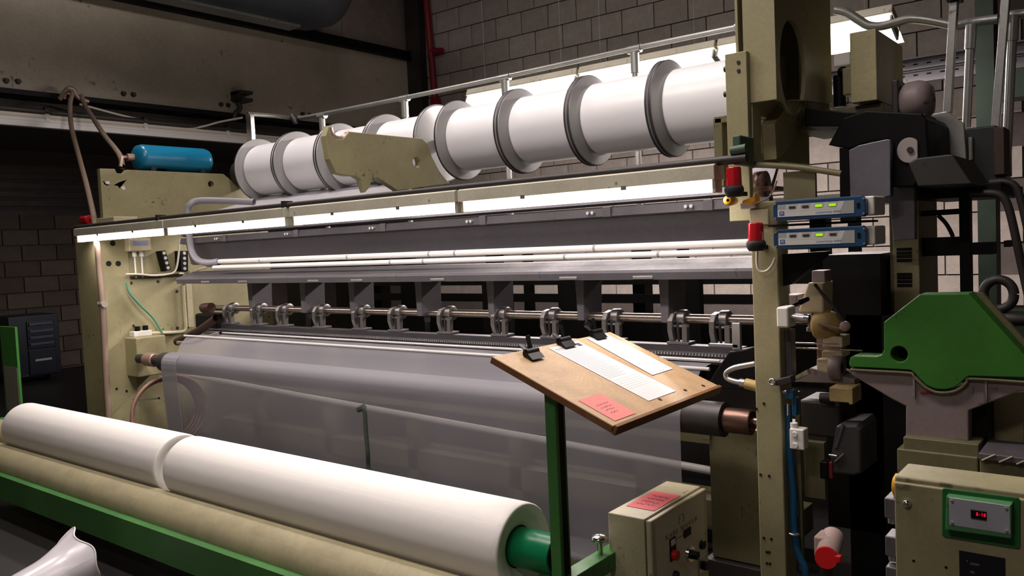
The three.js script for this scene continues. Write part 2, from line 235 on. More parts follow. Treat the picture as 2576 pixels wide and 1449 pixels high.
{ // right end frame
  const c = obj('column', box(-1.172, -1.075, 0, 1.565, -3.01, -2.9, 0.005), M.cream, K), x1 = -1.095;
  for (const [x, y] of [[-1.14,0.828],[-1.169,0.806],[-1.16,0.561],[-1.128,0.561],[-1.154,0.324],[-1.126,0.325],[-1.145,0.273],[-1.135,0.274],[-1.145,0.23],[-1.134,0.231]]) obj('bolt_hole', rod([x, y, -2.901], [x, y, -2.897], 0.005, 0.005, 10), M.hole, c);
  obj('base_plate', box(-1.25, -1.04, 0, 0.03, -3.1, -2.85, 0.004), M.cream, K);
  const f = obj('head_plate', box(-1.282, -1.198, 1.5, 2.126, -3.0, -2.97, 0.003), M.cream, K);
  for (const [x, y] of [[-1.229,2.088],[-1.229,2.057]]) obj('screw', screwZ(x, y, -2.972, 0.008), M.darkSteel, f);
  for (const [x, y] of [[-1.279,2.074],[-1.282,1.981]]) obj('edge_bolt', rod([x - 0.012, y, -2.985], [x + 0.004, y, -2.985], 0.011, 0.011, 8), M.darkSteel, f);
  const x2 = -1.197;
  obj('side_plate', prismX([[-3.01,2.127],[-3.363,2.168],[-3.371,1.974],[-3.637,2.002],[-3.633,1.739],[-3.309,1.734],[-3.001,1.695]], x2 - 0.03, x2, [[[-3.086,1.898],[-3.217,1.9],[-3.205,1.739],[-3.076,1.753]]], 0.003), M.cream, K);
  obj('diagonal_brace', prismX([[-3.093,1.864],[-3.294,1.976],[-3.444,1.993],[-3.439,1.927],[-3.212,1.767],[-3.104,1.73]], x2, x2 + 0.05, null, 0.003), M.cream, K);
  const h = obj('top_housing', [box(-1.221, -1.1, 1.938, 3.3, -3.02, -3.0), box(-1.25, -1.115, 1.938, 3.3, -3.68, -3.66), box(-1.25, -1.115, 3.28, 3.3, -3.68, -3.0), box(-1.25, -1.24, 1.938, 3.3, -3.68, -3.0)], M.cream, K);
  obj('side_cover', prismX([[-3.022, 1.934], [-3.022, 3.29], [-3.658, 3.29], [-3.658, 1.991], [-3.32, 1.965]], -1.114, -1.102, [circ(-3.181, 2.079, 0.142, 0.18)], 0.002), M.cream, h);
  obj('rail_clamp', [box(-1.207, -1.177, 1.699, 1.805, -2.97, -2.84, 0.006), rod([-1.194,1.746,-2.8], [-1.138,1.75,-2.8], 0.017)], paint(0x3d5540), K);
  obj('hook_bracket', [box(-1.35, -1.314, 1.637, 1.9, -3.08, -3.0, 0.004), box(-1.346, -1.284, 1.877, 1.906, -3.08, -3.0, 0.004)], M.creamDark, K);
  obj('cross_arm', [tube([[-1.211,1.71,-3],[-1.127,1.699,-3],[-1.025,1.682,-3],[-0.955,1.666,-3],[-0.878,1.647,-3]], 0.011, 40), box(-1.087, -0.972, 1.572, 1.67, -3.03, -3.01)], M.creamDark, K);
  obj('lower_panel', box(-1.503, -1.278, 0.083, 0.648, -3.24, -3.2, 0.006), M.creamDark, K);
  obj('foot_skirt', box(-1.527, -1.28, 0, 0.08, -3.3, -3.17, 0.004), M.darkSteel, K);
  obj('panel_bracket', box(-1.525, -1.489, 0.591, 0.64, -3.25, -3.18, 0.003), M.creamDark, K);
}
// bars along the machine
obj('upper_guide_bar', [prismX([[-3.3, 1.6], [-3.27, 1.6], [-3.26, 1.56], [-3.29, 1.555]], XL, XR), prismX([[-3.4, 1.735], [-3.38, 1.74], [-3.27, 1.62], [-3.3, 1.61]], XL, XR)], M.greySteel, K);
for (const x of [-5.1, -4.3, -3.5, -2.75, -2.0, -1.5]) { const p = obj('bar_joint', box(x - 0.022, x + 0.022, 1.556, 1.603, -3.265, -3.255, 0.003), M.greySteel, K); objs('bolt', [0.1, 0.075].map((d) => rod([x - d, 1.58, -3.268], [x - d, 1.58, -3.248], 0.008)), M.alu, p); }
obj('face_panel', prismX([[-3.31, 1.6], [-3.3, 1.6], [-3.34, 1.41], [-3.36, 1.4]], XL, XR), M.sheet, K);
obj('ledge_bar', prismX([[-3.36, 1.352], [-3.22, 1.312], [-3.21, 1.3], [-3.22, 1.268], [-3.56, 1.268], [-3.56, 1.35]], XL, XR, null, 0.003), M.ledge, K);
for (const x of [-5.3, -4.85, -4.1, -3.7, -3.05, -2.2, -1.8]) obj('wear_plate', box(x - 0.05, x + 0.05, 1.272, 1.285, -3.219, -3.212, 0.002), M.alu, K);
{ const arm = (x, w) => prismZ([[x - w * 0.6, 1.275], [x + w * 0.6, 1.275], [x + w * 0.5, 1.18], [x + w * 0.42, 1.06], [x - w * 0.42, 1.06], [x - w * 0.5, 1.18]], -3.54, -3.38, null, 0.004);
  for (const x of [-5.012, -4.425, -3.941, -3.358, -2.818, -2.245, -1.784]) { const a = obj('swing_arm', arm(x, 0.046), M.greyPaint, K); obj('clamp_nut', rod([x, 1.05, -3.44], [x, 1.02, -3.44], 0.018, 0.018, 6), M.darkSteel, a); } }
const SY = 1.075, SZ = -3.44;
obj('rocker_shaft', rod([-5.75, SY, SZ], [-1.26, SY, SZ], 0.0215, 0.0215, 24), M.shaft, K);
for (const x of [-5.31, -4.969, -4.674, -4.282, -3.897, -3.573, -3.17, -2.773, -2.444, -2.074, -1.722, -1.518]) {
  const c = obj('lever', latheX([[0.022, -0.022], [0.038, -0.022], [0.042, -0.015], [0.042, 0.015], [0.038, 0.022], [0.022, 0.022]], x, SY, SZ, 24), M.lever, K);
  const pr = (pts, a, b) => prismX(pts.map(([z, y]) => [SZ + z, SY + y]), x + a, x + b, null, 0.003);
  const k = obj('jaw', pr([[0.005, 0.034], [0.05, 0.026], [0.07, -0.005], [0.072, -0.05], [0.055, -0.1], [0.025, -0.102], [0.04, -0.07], [0.048, -0.045], [0.045, -0.015]], -0.045, -0.026), M.lever, c);
  obj('bracket', pr([[0.03, -0.02], [0.06, -0.02], [0.062, -0.102], [0.036, -0.102]], 0.022, 0.042), M.lever, c);
  obj('cross_pin', rod([x - 0.05, SY - 0.03, SZ + 0.048], [x + 0.05, SY - 0.03, SZ + 0.048], 0.006), M.lever, c);
  obj('centre_pin', rod([x - 0.004, SY - 0.02, SZ + 0.05], [x - 0.004, SY - 0.1, SZ + 0.045], 0.009, 0.006), M.darkSteel, c);
  obj('foot', box(x - 0.055, x + 0.055, SY - 0.113, SY - 0.1, SZ - 0.005, SZ + 0.068, 0.003), M.ledge, c);
}
obj('needle_bed', box(-5.62, -1.42, 0.9, 0.961, -3.44, -3.375, 0.003), M.bed, K);
obj('sinker_rail', prismX([[-3.375, 0.916], [-3.335, 0.912], [-3.325, 0.9], [-3.375, 0.88]], -5.58, -1.44), M.greySteel, K);
obj('trick_plate', prismX([[-3.375, 0.9335], [-3.37, 0.9335], [-3.348, 0.917], [-3.375, 0.917]], -5.58, -1.44), M.bed, K);
{ const gs = []; for (let i = 0; i < 260; i++) { const x = -5.5 + i * 0.0155; gs.push(box(x, x + 0.008, 0.92, 0.931, -3.362, -3.346)); } const n = obj('needle_row', gs, M.alu, K); n.userData.kind = 'stuff'; }
obj('fabric_rod', rod([-5.56, 0.914, -3.285], [-1.48, 0.914, -3.285], 0.005), M.pvc, K);
obj('fabric_rod', rod([-5.56, 0.893, -3.18], [-1.48, 0.893, -3.18], 0.008), M.pvc, K);
obj('take_down_roller', [rod([-5.62, 0.717, -3.05], [-1.36, 0.717, -3.05], 0.069, 0.069, 40), rod([-5.98, 0.722, -3.05], [-5.62, 0.722, -3.05], 0.035)], M.darkSteel, K);
obj('roller_collar', latheX([[0.03, -0.06], [0.05, -0.06], [0.05, 0.04], [0.042, 0.05], [0.034, 0.05]], -5.8, 0.722, -3.05), M.rusty, K);
{ const r = obj('roller_end', latheX([[0.02, 0], [0.046, 0], [0.05, 0.01], [0.05, 0.11], [0.038, 0.115], [0.034, 0.1], [0.014, 0.1]], -1.36, 0.717, -3.05), P(0x6e5a4e, { map: rustMap, metalness: 0.7, roughness: 0.35 }), K); obj('journal', rod([-1.28, 0.722, -3.05], [-1.14, 0.722, -3.05], 0.016), M.polished, r); }
// lower structure seen through the cloth
objs('lower_beam', [box(XL, XR, 0.5, 0.62, -3.6, -3.45), box(XL, XR, 0.1, 0.22, -3.7, -3.5)], M.creamDark, K);
obj('lower_tie_rod', rod([XL, 0.58, -3.28], [XR, 0.42, -3.28], 0.018), M.pvc, K);
for (const x of [-5.2, -4.4, -3.6, -2.8, -2.0]) obj('lower_strut', box(x - 0.04, x + 0.04, 0, 0.9, -3.62, -3.5), M.creamDark, K);
objs('rear_beam', [box(XL, -1.2, 1.033, 1.088, -4.75, -4.7), box(XL, -1.2, 1.153, 1.22, -4.76, -4.7), box(XL, -1.2, 0.815, 0.952, -4.5, -4.4)], M.black, K);
for (const x of [-5.4, -4.8, -4.1, -3.35, -2.75, -2.05]) obj('rear_post', box(x - 0.1, x + 0.12, 0.4, 1.3, -4.1, -4.05), M.black, K);
obj('rear_sheet', box(XL, -1.3, 0, 0.85, -4.62, -4.6), M.darkSteel, K);
// linkage at both ends of the needle bed
obj('link_block', [prismZ([[-1.355,0.983],[-1.297,0.993],[-1.239,1.012],[-1.245,0.83],[-1.437,0.832],[-1.45,0.847],[-1.417,0.899]], -3.2, -3.1, null, 0.005)], M.black, K);
obj('link_pipe', [tube([[-1.209,0.957,-3],[-1.289,0.937,-3],[-1.326,0.915,-3],[-1.323,0.893,-3],[-1.291,0.883,-3],[-1.256,0.88,-3]], 0.011, 40), rod([-1.272,0.881,-3], [-1.252,0.879,-3], 0.016)], M.alu, K);
obj('link_bush', rod([-1.249,0.878,-3], [-1.202,0.87,-3], 0.021), M.ochre, K);
obj('link_lever', [tube([[-5.24,1.022,-3.25],[-5.346,0.977,-3.25],[-5.482,0.924,-3.25],[-5.648,0.872,-3.25],[-5.791,0.831,-3.25]], 0.03, 30), rod([-5.4,1.09,-3.25], [-5.297,1.095,-3.25], 0.035)], P(0x4a3630, { map: rustMap, metalness: 0.5, roughness: 0.5 }), K);
obj('link_tube', tube([[-5.692,0.835,-3.2],[-5.539,0.841,-3.2],[-5.406,0.858,-3.2],[-5.248,0.9,-3.2],[-5.122,0.924,-3.2]], 0.013, 30), M.alu, K);
obj('hub_block', box(-5.701, -5.398, 0.917, 1.036, -3.5, -3.35, 0.02), M.black, K);
obj('gauge_bracket', [box(-1.365, -1.33, 0.984, 1.094, -3.17, -3.15, 0.003), box(-1.463, -1.342, 0.994, 1.005, -3.17, -3.15)], M.alu, K);
// spool support plate between the two sets of spools
obj('spool_support', prismX([[-3.084,2.116],[-3.112,2.177],[-3.128,2.124],[-3.162,2.103],[-3.212,2.107],[-3.264,2.155],[-3.876,2.158],[-3.922,2.133],[-3.954,2.057],[-4.023,1.957],[-4.115,1.876],[-3.633,1.816],[-3.471,1.89],[-3.422,1.883],[-3.403,1.835],[-3.362,1.8],[-3.336,1.875],[-3.291,1.895],[-3.221,1.895],[-3.148,1.906],[-3.104,1.986]], -3.79, -3.75, [circ(-3.811, 2.003, 0.04)], 0.004), M.cream, K);
obj('support_cup', tube([[-3.77,2.167,-3.13],[-3.77,2.127,-3.145],[-3.77,2.107,-3.178],[-3.77,2.11,-3.229],[-3.77,2.149,-3.274]], 0.022, 30), M.rusty, K);
obj('beam_axle', rod([-6.2, 2.155, -4.15], [-1.35, 2.155, -4.15], 0.04), M.darkSteel, K);
obj('axle_hub', [latheX([[0.04, -0.1], [0.11, -0.1], [0.12, -0.06], [0.12, 0.06], [0.08, 0.1], [0.04, 0.1]], -6.08, 2.155, -4.15)], M.darkSteel, K);

// ---------------------------------------------------------------- warp spools
const AY = 2.155, AZ = -4.15;
function spool(x, label) {
  const t = thing('warp_spool', label, 'spool', 'white warp spools along the machine top'), w = 0.515, R = 0.262;
  const side = (p) => p.map(([r, a]) => [r, w - a]).reverse(), fl = [[0.05, 0], [R - 0.012, 0.001], [R, 0.005], [R, 0.017], [R - 0.006, 0.022], [0.215, 0.034], [0.19, 0.05], [0.05, 0.05]];
  obj('yarn', latheX([[0.17, 0.044], [0.2, 0.052], [0.206, 0.062], [0.207, w / 2], [0.206, w - 0.04], [0.2, w - 0.032], [0.17, w - 0.028]], x, AY, AZ, 96), M.yarn, t);
  const band = [[R + 0.0006, 0.005], [R + 0.002, 0.007], [R + 0.002, 0.016], [R + 0.0006, 0.018]];
  for (const f of [(q) => q, side]) { const o = obj('flange', latheX(f(fl), x, AY, AZ, 72), M.flange, t); obj('rim_shade', latheX(f(band), x, AY, AZ, 72), M.flangeShade, o); }  // darker rim band paints the shadow between spools into the colour
  return t;
}
const sp0 = spool(-5.894, 'first white yarn spool at the far left end of the row');
[[-5.377, 'second white yarn spool from the far left of the row'], [-4.86, 'third white yarn spool, its right end behind the cream support plate'], [-4.343, 'fourth white yarn spool, mostly behind the cream support plate'], [-3.663, 'fifth white yarn spool, just right of the cream support plate'], [-3.146, 'sixth white yarn spool, under the left end of the strip lamps'], [-2.629, 'seventh white yarn spool, second from the right column'], [-2.112, 'last white yarn spool, disappearing behind the right column']].forEach(([x, l]) => copy(sp0, 'warp_spool', [x + 5.894, 0, 0], l));
// yarn sheets from the spools to the guide bars
one('yarn_sheet', [prismX([[-4.2, 1.95], [-4.195, 1.95], [-3.4, 1.74], [-3.405, 1.735]], -5.9, -3.9)], M.veil, 'grey veil of yarn running forward beneath the left four spools', 'yarn sheet');

// ---------------------------------------------------------------- knitted cloth on the machine
{ const t = thing('knitted_cloth', 'sheer grey knitted cloth hanging from the needle bed over the front roller', 'cloth');
  const prof = [[-3.29, 0.9], [-3.25, 0.897], [-3.18, 0.888], [-3.13, 0.84], [-3.1, 0.784], ...[118, 100, 80, 60, 40, 20, 5].map((a) => [-3.05 + 0.073 * Math.cos(a * Math.PI / 180), 0.717 + 0.073 * Math.sin(a * Math.PI / 180)]), [-2.976, 0.69], [-2.982, 0.5], [-2.998, 0.25], [-3.01, 0.04]];
  const nx = 60, pos = [], uv = [], idx = [], ws = prof.reduce((s, p, i) => { s.push(i ? s[i - 1] + Math.hypot(p[0] - prof[i - 1][0], p[1] - prof[i - 1][1]) : 0); return s; }, []);
  for (let j = 0; j < prof.length; j++) for (let i = 0; i <= nx; i++) { const u = i / nx, x = -5.53 + 4.01 * u, d = j > 12 ? (j - 12) * 0.005 : 0; pos.push(x, prof[j][1], prof[j][0] + d * Math.sin(u * 23 + j * 0.3) + d * 0.6 * Math.sin(u * 57 + 1)); uv.push(x, ws[j]); if (j && i) { const a = j * (nx + 1) + i, b = a - 1, c = a - nx - 1, e = c - 1; idx.push(e, b, c, c, b, a); } }
  const g = new THREE.BufferGeometry(); g.setAttribute('position', new THREE.Float32BufferAttribute(pos, 3)); g.setAttribute('uv', new THREE.Float32BufferAttribute(uv, 2)); g.setIndex(idx); g.computeVertexNormals(); g.userData.keep = true;
  obj('cloth_sheet', g, M.net, t);
  const f = (x0, x1) => { const h = prismX(prof.slice(8).map(([z, y]) => [z + 0.003, y]).concat(prof.slice(8).reverse().map(([z, y]) => [z + 0.006, y])), x0, x1); return h; };
  obj('selvedge', f(-5.525, -5.33), M.net, t);
}
one('spreader_bar', [tube([[-3.112,0.68,-2.7],[-3.099,0.656,-2.7],[-3.098,0.566,-2.7],[-3.092,0.447,-2.7],[-3.093,0.326,-2.7],[-2.935,0,-2.565]], 0.011, 30), rod([-3.143,0.662,-2.7], [-3.103,0.677,-2.7], 0.016)], paint(0x2c3a2c), 'thin dark upright rod standing in front of the sheer cloth', 'rod');
// pipes in front of the guide bars
{ const t = thing('suction_pipe', 'upper white suction pipe with its grey bent hose on the left', 'pipe');
  obj('white_tube', rod([-5.17,1.42,-3.24], [-1.292,1.414,-3.24], 0.0165), M.pvc, t);
  obj('grey_bend', tube([[-5.071,1.832,-3.5],[-5.31,1.855,-3.4],[-5.456,1.864,-3.3],[-5.49,1.837,-3.25],[-5.512,1.781,-3.24],[-5.507,1.594,-3.24],[-5.482,1.493,-3.24],[-5.406,1.434,-3.24],[-5.28,1.414,-3.24],[-5.145,1.42,-3.24]], 0.024, 90), M.greyPvc, t);
  objs('pipe_coupling', [-4.666, -3.794, -3.123, -2.934, -2.064].map((x) => rod([x, 1.416, -3.24], [x + 0.012, 1.416, -3.24], 0.0178)), M.greyPvc, t); }
{ const t = thing('suction_pipe', 'lower white suction pipe running just above the grey ledge', 'pipe');
  obj('white_tube', rod([-5.187,1.38,-3.22], [-1.285,1.379,-3.22], 0.014), M.pvc, t);
  objs('pipe_coupling', [-3.41, -3.151, -2.219, -1.724].map((x) => rod([x, 1.38, -3.22], [x + 0.012, 1.38, -3.22], 0.0152)), M.greyPvc, t); }

// ---------------------------------------------------------------- fittings on the left frame
{ const t = thing('air_tank', 'blue pressure tank lying on top of the left end frame', 'tank'), z0 = -3.299, z1 = -3.969, y = 2.262, R = 0.108;
  obj('vessel', latheZ([[0.005, z1], [0.06, z1 + 0.008], [R - 0.01, z1 + 0.035], [R, z1 + 0.07], [R, z0 - 0.07], [R - 0.01, z0 - 0.035], [0.06, z0 - 0.008], [0.005, z0]], -6.35, y, 0, 40), M.tank, t);
  obj('name_patch', new THREE.CylinderGeometry(R + 0.002, R + 0.002, 0.08, 12, 1, true, 0.3, 0.6).rotateX(Math.PI / 2).rotateZ(-0.2).translate(-6.35, y, z0 - 0.2), M.black, t);
  obj('valve', [rod([-6.35, y, z0], [-6.35, y, z0 + 0.05], 0.03), tube([[-6.35, y, z0 + 0.05], [-6.33, y - 0.01, z0 + 0.1], [-6.32, y - 0.08, z0 + 0.12]], 0.014, 20)], M.rusty, t);
  for (const z of [z0 - 0.12, z1 + 0.12]) obj('saddle', box(-6.43, -6.27, 2.1, y - 0.07, z - 0.02, z + 0.02), M.darkSteel, t); }
{ const p = obj('torn_sticker', [prismX([[-2.976,2.057],[-3.025,2.038],[-3.009,2.02],[-2.986,2.031]], -6.2, -6.197), prismX([[-3.054,2.027],[-3.101,2.052],[-3.158,2.072],[-3.098,2.004],[-3.087,2.022]], -6.2, -6.197)], M.black, K); obj('white_scrap', [prismX([[-2.987,2.049],[-3.02,2.058],[-3.028,2.038],[-3.003,2.031]], -6.197, -6.195), prismX([[-3.108,2.016],[-3.136,2.023],[-3.143,1.999],[-3.121,1.993]], -6.197, -6.195)], M.whitePlastic, p); }
one('red_cap', latheX([[0.004, 0], [0.03, 0.002], [0.034, 0.02], [0.034, 0.12], [0.03, 0.13], [0.004, 0.13]], -6.63, 1.785, -3.0, 20), M.red, 'small red cap just above the far left end of the dark rod', 'cap');
obj('column_head', box(-6.223, -5.958, 1.64, 1.778, -3.1, -2.92, 0.005), M.creamLight, K);
{ const t = thing('terminal_box', 'small cream terminal box with two cable glands on the left frame', 'box'), y1 = 1.619, y0 = 1.522, z0 = -3.094, z1 = -3.268;
  obj('case', box(-6.2, -6.1, y0, y1, z1, z0, 0.01), M.creamLight, t); obj('label_strip', box(-6.1, -6.097, y1 - 0.05, y1 - 0.02, z1 + 0.03, z0 - 0.03), P(0x8b93b8), t);
  for (const z of [z0 - 0.06, z1 + 0.06]) obj('cable_gland', [rod([-6.15, y0, z], [-6.15, y0 - 0.04, z], 0.016), rod([-6.15, y0 - 0.04, z], [-6.15, y0 - 0.2, z], 0.006)], M.whitePlastic, t); }
for (const [i, l] of [[0, 'black four-way connector strip, the left one on the left frame'], [1, 'black four-way connector strip beside the grey pipe on the left frame']]) {
  const t = thing('connector_strip', l, 'connector', 'black connector strips'), q = [[[-6.12,1.517,-3.349],[-6.12,1.522,-3.389],[-6.12,1.37,-3.425],[-6.12,1.36,-3.381]], [[-6.12,1.515,-3.508],[-6.12,1.512,-3.58],[-6.12,1.35,-3.568],[-6.12,1.353,-3.507]]][i];
  obj('strip_body', prismX(q.map((p) => [p[2], p[1]]), -6.2, -6.12, null, 0.004), M.black, t);
  objs('socket', [0.12, 0.37, 0.62, 0.87].map((f) => { const a = q[0].map((v, k) => v + (q[3][k] - v) * f), b = q[1].map((v, k) => v + (q[2][k] - v) * f); return rod([-6.122, (a[1] + b[1]) / 2, (a[2] + b[2]) / 2], [-6.112, (a[1] + b[1]) / 2, (a[2] + b[2]) / 2], 0.017, 0.013, 12); }), M.alu, t); }
one('cable', [tube([[-6.12,1.353,-3.061],[-6.12,1.347,-3.165],[-6.12,1.332,-3.275],[-6.12,1.334,-3.389],[-6.12,1.356,-3.457],[-6.12,1.455,-3.491],[-6.12,1.612,-3.515]], 0.008, 50), tube([[-6.12,1.335,-3.489],[-6.1,1.336,-3.58],[-5.487,1.372,-3.3],[-5.273,1.394,-3.25]], 0.008, 40)], M.cableWhite, 'thin pale cable looped along the ledge of the left frame', 'cable');
one('conduit', [tube([[-6.12,1.238,-3.52],[-6.12,1.105,-3.517],[-6.12,0.977,-3.518],[-6.12,0.894,-3.516],[-6.12,0.872,-3.491],[-6.12,0.873,-3.423],[-6.12,0.888,-3.228]], 0.014, 60)], M.creamLight, 'cream angled conduit along the panel of the left frame', 'conduit');
{ const t = thing('switch_strip', 'small pale switch strip at the foot of the left frame panel', 'switch'), y1 = 0.915, y0 = 0.873;
  obj('base', box(-6.2, -6.1, y0 - 0.02, y0, -3.23, -3.081), M.black, t); obj('body', box(-6.19, -6.1, y0, y1, -3.227, -3.084, 0.006), M.whitePlastic, t);
  objs('plug', [346, 365].map((_, i) => rod([-6.14, y1, [-3.133, -3.196][i]], [-6.14, y1 + 0.035, [-3.133, -3.196][i]], 0.02)), M.black, t); }
one('hose_coil', [tube(Array.from({ length: 121 }, (_, k) => { const a = Math.PI * 2 * k / 30, i = k / 30; return [-5.85 + i * 0.022, 0.33 + (0.22 + i * 0.012) * Math.sin(a), -3.15 + (0.24 + i * 0.015) * Math.cos(a)]; }), 0.011, 360)], P(0x8a6a5c, { roughness: 0.5 }), 'coil of brown hose hanging low beside the left column', 'hose');
one('green_hose', [tube([[-6.11,1.287,-3.058],[-6.11,1.217,-3.074],[-6.11,1.12,-3.144],[-6.11,1.004,-3.247],[-6.11,0.879,-3.312]], 0.009, 40)], P(0x4f8f73), 'thin green hose slanting across the cream panel of the left frame', 'hose');
one('air_line', [tube([[-6.1,0.406,-3.04],[-5.9,0.424,-3.048],[-5.7,0.449,-3.033]], 0.008, 20)], M.alu, 'thin metal line poking out low behind the left column', 'tube');

// ---------------------------------------------------------------- catwalk behind the machine
{ const t = thing('catwalk', 'grey steel catwalk with a galvanised handrail behind the white spools', 'catwalk');
  obj('walkway', box(-6.7, -1.3, 1.6, 1.66, -5.7, -4.95), M.galv, t);
  obj('handrail', [tube([[-1.662,2.739,-5],[-2.031,2.741,-5],[-2.802,2.741,-5],[-3.931,2.731,-5],[-5.023,2.728,-5],[-6.223,2.734,-5],[-6.491,2.747,-5],[-6.451,2.732,-4.9],[-6.284,2.701,-4.6],[-6.257,2.686,-4.3]], 0.02, 120)], M.galv, t);
  for (const [x, y] of [[-2.031,2.741],[-2.802,2.736],[-3.931,2.725],[-5.023,2.722],[-6.109,2.716]]) { const p = obj('post', rod([x, 1.66, -5], [x, y - 0.02, -5], 0.022), M.galv, t); obj('tee_fitting', [rod([x, y - 0.16, -5], [x, y - 0.02, -5], 0.03), rod([x - 0.05, y, -5], [x + 0.05, y, -5], 0.028)], M.galv, p); }
  obj('front_post', box(-6.255, -6.185, 1.66, 2.68, -4.32, -4.28, 0.004), M.chrome, t);
  obj('rail_joint', [tube([[-6.419,2.747,-4.9],[-6.365,2.688,-4.9]], 0.035, 6)], M.darkSteel, t);
  for (const x of [-6.4, -5.1, -3.8, -2.5, -1.4]) obj('leg', box(x - 0.03, x + 0.03, 0, 1.6, -5.05, -4.99), M.black, t); }
{ const t = thing('steel_frame', 'black steel frame standing under the catwalk, seen through the machine', 'frame');
  objs('rail', [box(-6.2, -1.4, 0.5, 0.6, -5.4, -5.3), box(-6.2, -1.4, 1.12, 1.2, -5.4, -5.3)], M.black, t);
  objs('upright', [-5.8, -4.4, -3.0, -1.7].map((x) => box(x - 0.05, x + 0.05, 0, 1.6, -5.41, -5.29)), M.black, t); }
{ const t = thing('guard_rail', 'galvanised guard rail with leaning posts and a bent top pipe at the top right', 'railing');
  objs('top_rail', [tube([[-1.183,2.469,-4],[-1.13,2.446,-4],[-1.079,2.403,-4],[-1.036,2.369,-4],[-0.986,2.356,-4],[-0.927,2.359,-4],[-0.865,2.363,-4],[-0.798,2.345,-4],[-0.703,2.307,-4],[-0.673,2.298,-4],[-0.623,2.301,-4],[-0.528,2.296,-4]], 0.02, 100), tube([[-0.485,2.297,-4],[-0.469,2.301,-4],[-0.402,2.294,-4]], 0.02, 20)], M.galv, t);
  const flat = (a, b, w) => { const A = V(...a), B = V(...b), g = box(-w / 2, w / 2, -A.distanceTo(B) / 2, A.distanceTo(B) / 2, -0.02, 0.02, 0.003); g.applyQuaternion(new THREE.Quaternion().setFromUnitVectors(V(0, 1, 0), B.clone().sub(A).normalize())); const m = A.add(B).multiplyScalar(0.5); g.translate(m.x, m.y, m.z); obj('flat_stanchion', g, M.galv, t); };
  flat([-0.702,1.921,-3.9], [-0.671,2.376,-3.9], 0.03); flat([-0.527,1.841,-3.9], [-0.483,2.375,-3.9], 0.03);
  const pipe = (pts, r) => { const p = obj('rail_post', rod(pts[0], pts[1], r), M.galv, t), d = V(...pts[1]).sub(V(...pts[0])).normalize(); obj('collar', rod(pts[1], V(...pts[1]).addScaledVector(d, -0.1).toArray(), r * 1.25), M.galv, p); };
  pipe([[-0.641,1.859,-3.95], [-0.618,2.282,-3.95]], 0.017); pipe([[-0.502,1.605,-3.95], [-0.467,2.287,-3.95]], 0.018);
  obj('stanchion_cap', box(-0.693, -0.643, 2.375, 2.404, -3.94, -3.86), M.black, t); }
{ const t = thing('cable_tray', 'double slotted galvanised channel running level across the right back wall', 'channel');
  [2.776, 2.688].forEach((y) => { const c = obj('channel', [box(-3, 0.5, y - 0.045, y + 0.045, -7.52, -7.5), box(-3, 0.5, y + 0.045, y + 0.055, -7.52, -7.42), box(-3, 0.5, y - 0.055, y - 0.045, -7.52, -7.46)], M.greyPaint, t); objs('slot', Array.from({ length: 16 }, (_, k) => box(-2.0 + k * 0.1, -1.965 + k * 0.1, y + 0.004, y + 0.016, -7.501, -7.498)), M.hole, c); });
  for (const x of [-2.6, -0.4]) obj('wall_bracket', box(x - 0.03, x + 0.03, 2.666, 2.792, -8.975, -7.52), M.galv, t); }
{ const t = thing('green_girder', 'dark green steel stanchion with a cross girder at the far right back', 'girder');
  obj('upright', [box(-0.994, -0.884, 0, 5.2, -6.7, -6.5)], M.greenSteel, t);
  objs('cross_girder', [box(-0.991, 1.2, 2.29, 2.481, -6.75, -6.52), box(-1.014, 1.2, 0.455, 0.847, -6.75, -6.52)], M.greenSteel, t); }
one('wall_cabinet', [box(-2.629, -2.457, 3.12, 3.347, -8.98, -8.8, 0.02)], M.whitePlastic, 'pale panel on the wall seen between the column and the cream box at the top', 'panel');

// ---------------------------------------------------------------- right drive side
{ const t = thing('brake_box', 'tall cream box standing high to the right of the column', 'box'), x0 = -0.952, x1 = -0.855, y0 = 1.944, y1 = 2.216;
  obj('case', box(x0, x1, y0, y1, -3.82, -3.4, 0.004), paint(0xc4bb8c), t);
  obj('side_block', box(x0 - 0.06, x0, y0 + 0.05, y0 + 0.16, -3.75, -3.5, 0.006), M.cream, t);
  obj('knob', [rod([x0 - 0.1, y0 + 0.02, -3.6], [x0 - 0.1, y0 + 0.15, -3.6], 0.025), new THREE.SphereGeometry(0.022, 14, 10).translate(x0 - 0.08, y0 + 0.16, -3.58)], M.black, t);
  obj('base_shelf', box(x0 - 0.25, x1 + 0.01, y0 - 0.08, y0 - 0.005, -3.85, -3.45, 0.006), M.creamDark, t); }
{ const t = thing('drive_motor', 'grey-pink rounded motor housing right of the tall cream box', 'motor'), x = -0.719, y = 1.921;
  obj('housing', latheX([[0.01, -0.055], [0.06, -0.05], [0.075, -0.03], [0.078, 0.01], [0.07, 0.035], [0.05, 0.055], [0.01, 0.06]], x, y, -3.42, 32), M.mauve, t);
  obj('front_flange', box(x - 0.075, x - 0.05, y - 0.07, y + 0.085, -3.48, -3.36, 0.008), M.darkSteel, t);
  obj('foot', box(x - 0.12, x + 0.05, y - 0.1, y - 0.06, -3.5, -3.32, 0.004), M.darkSteel, t); }
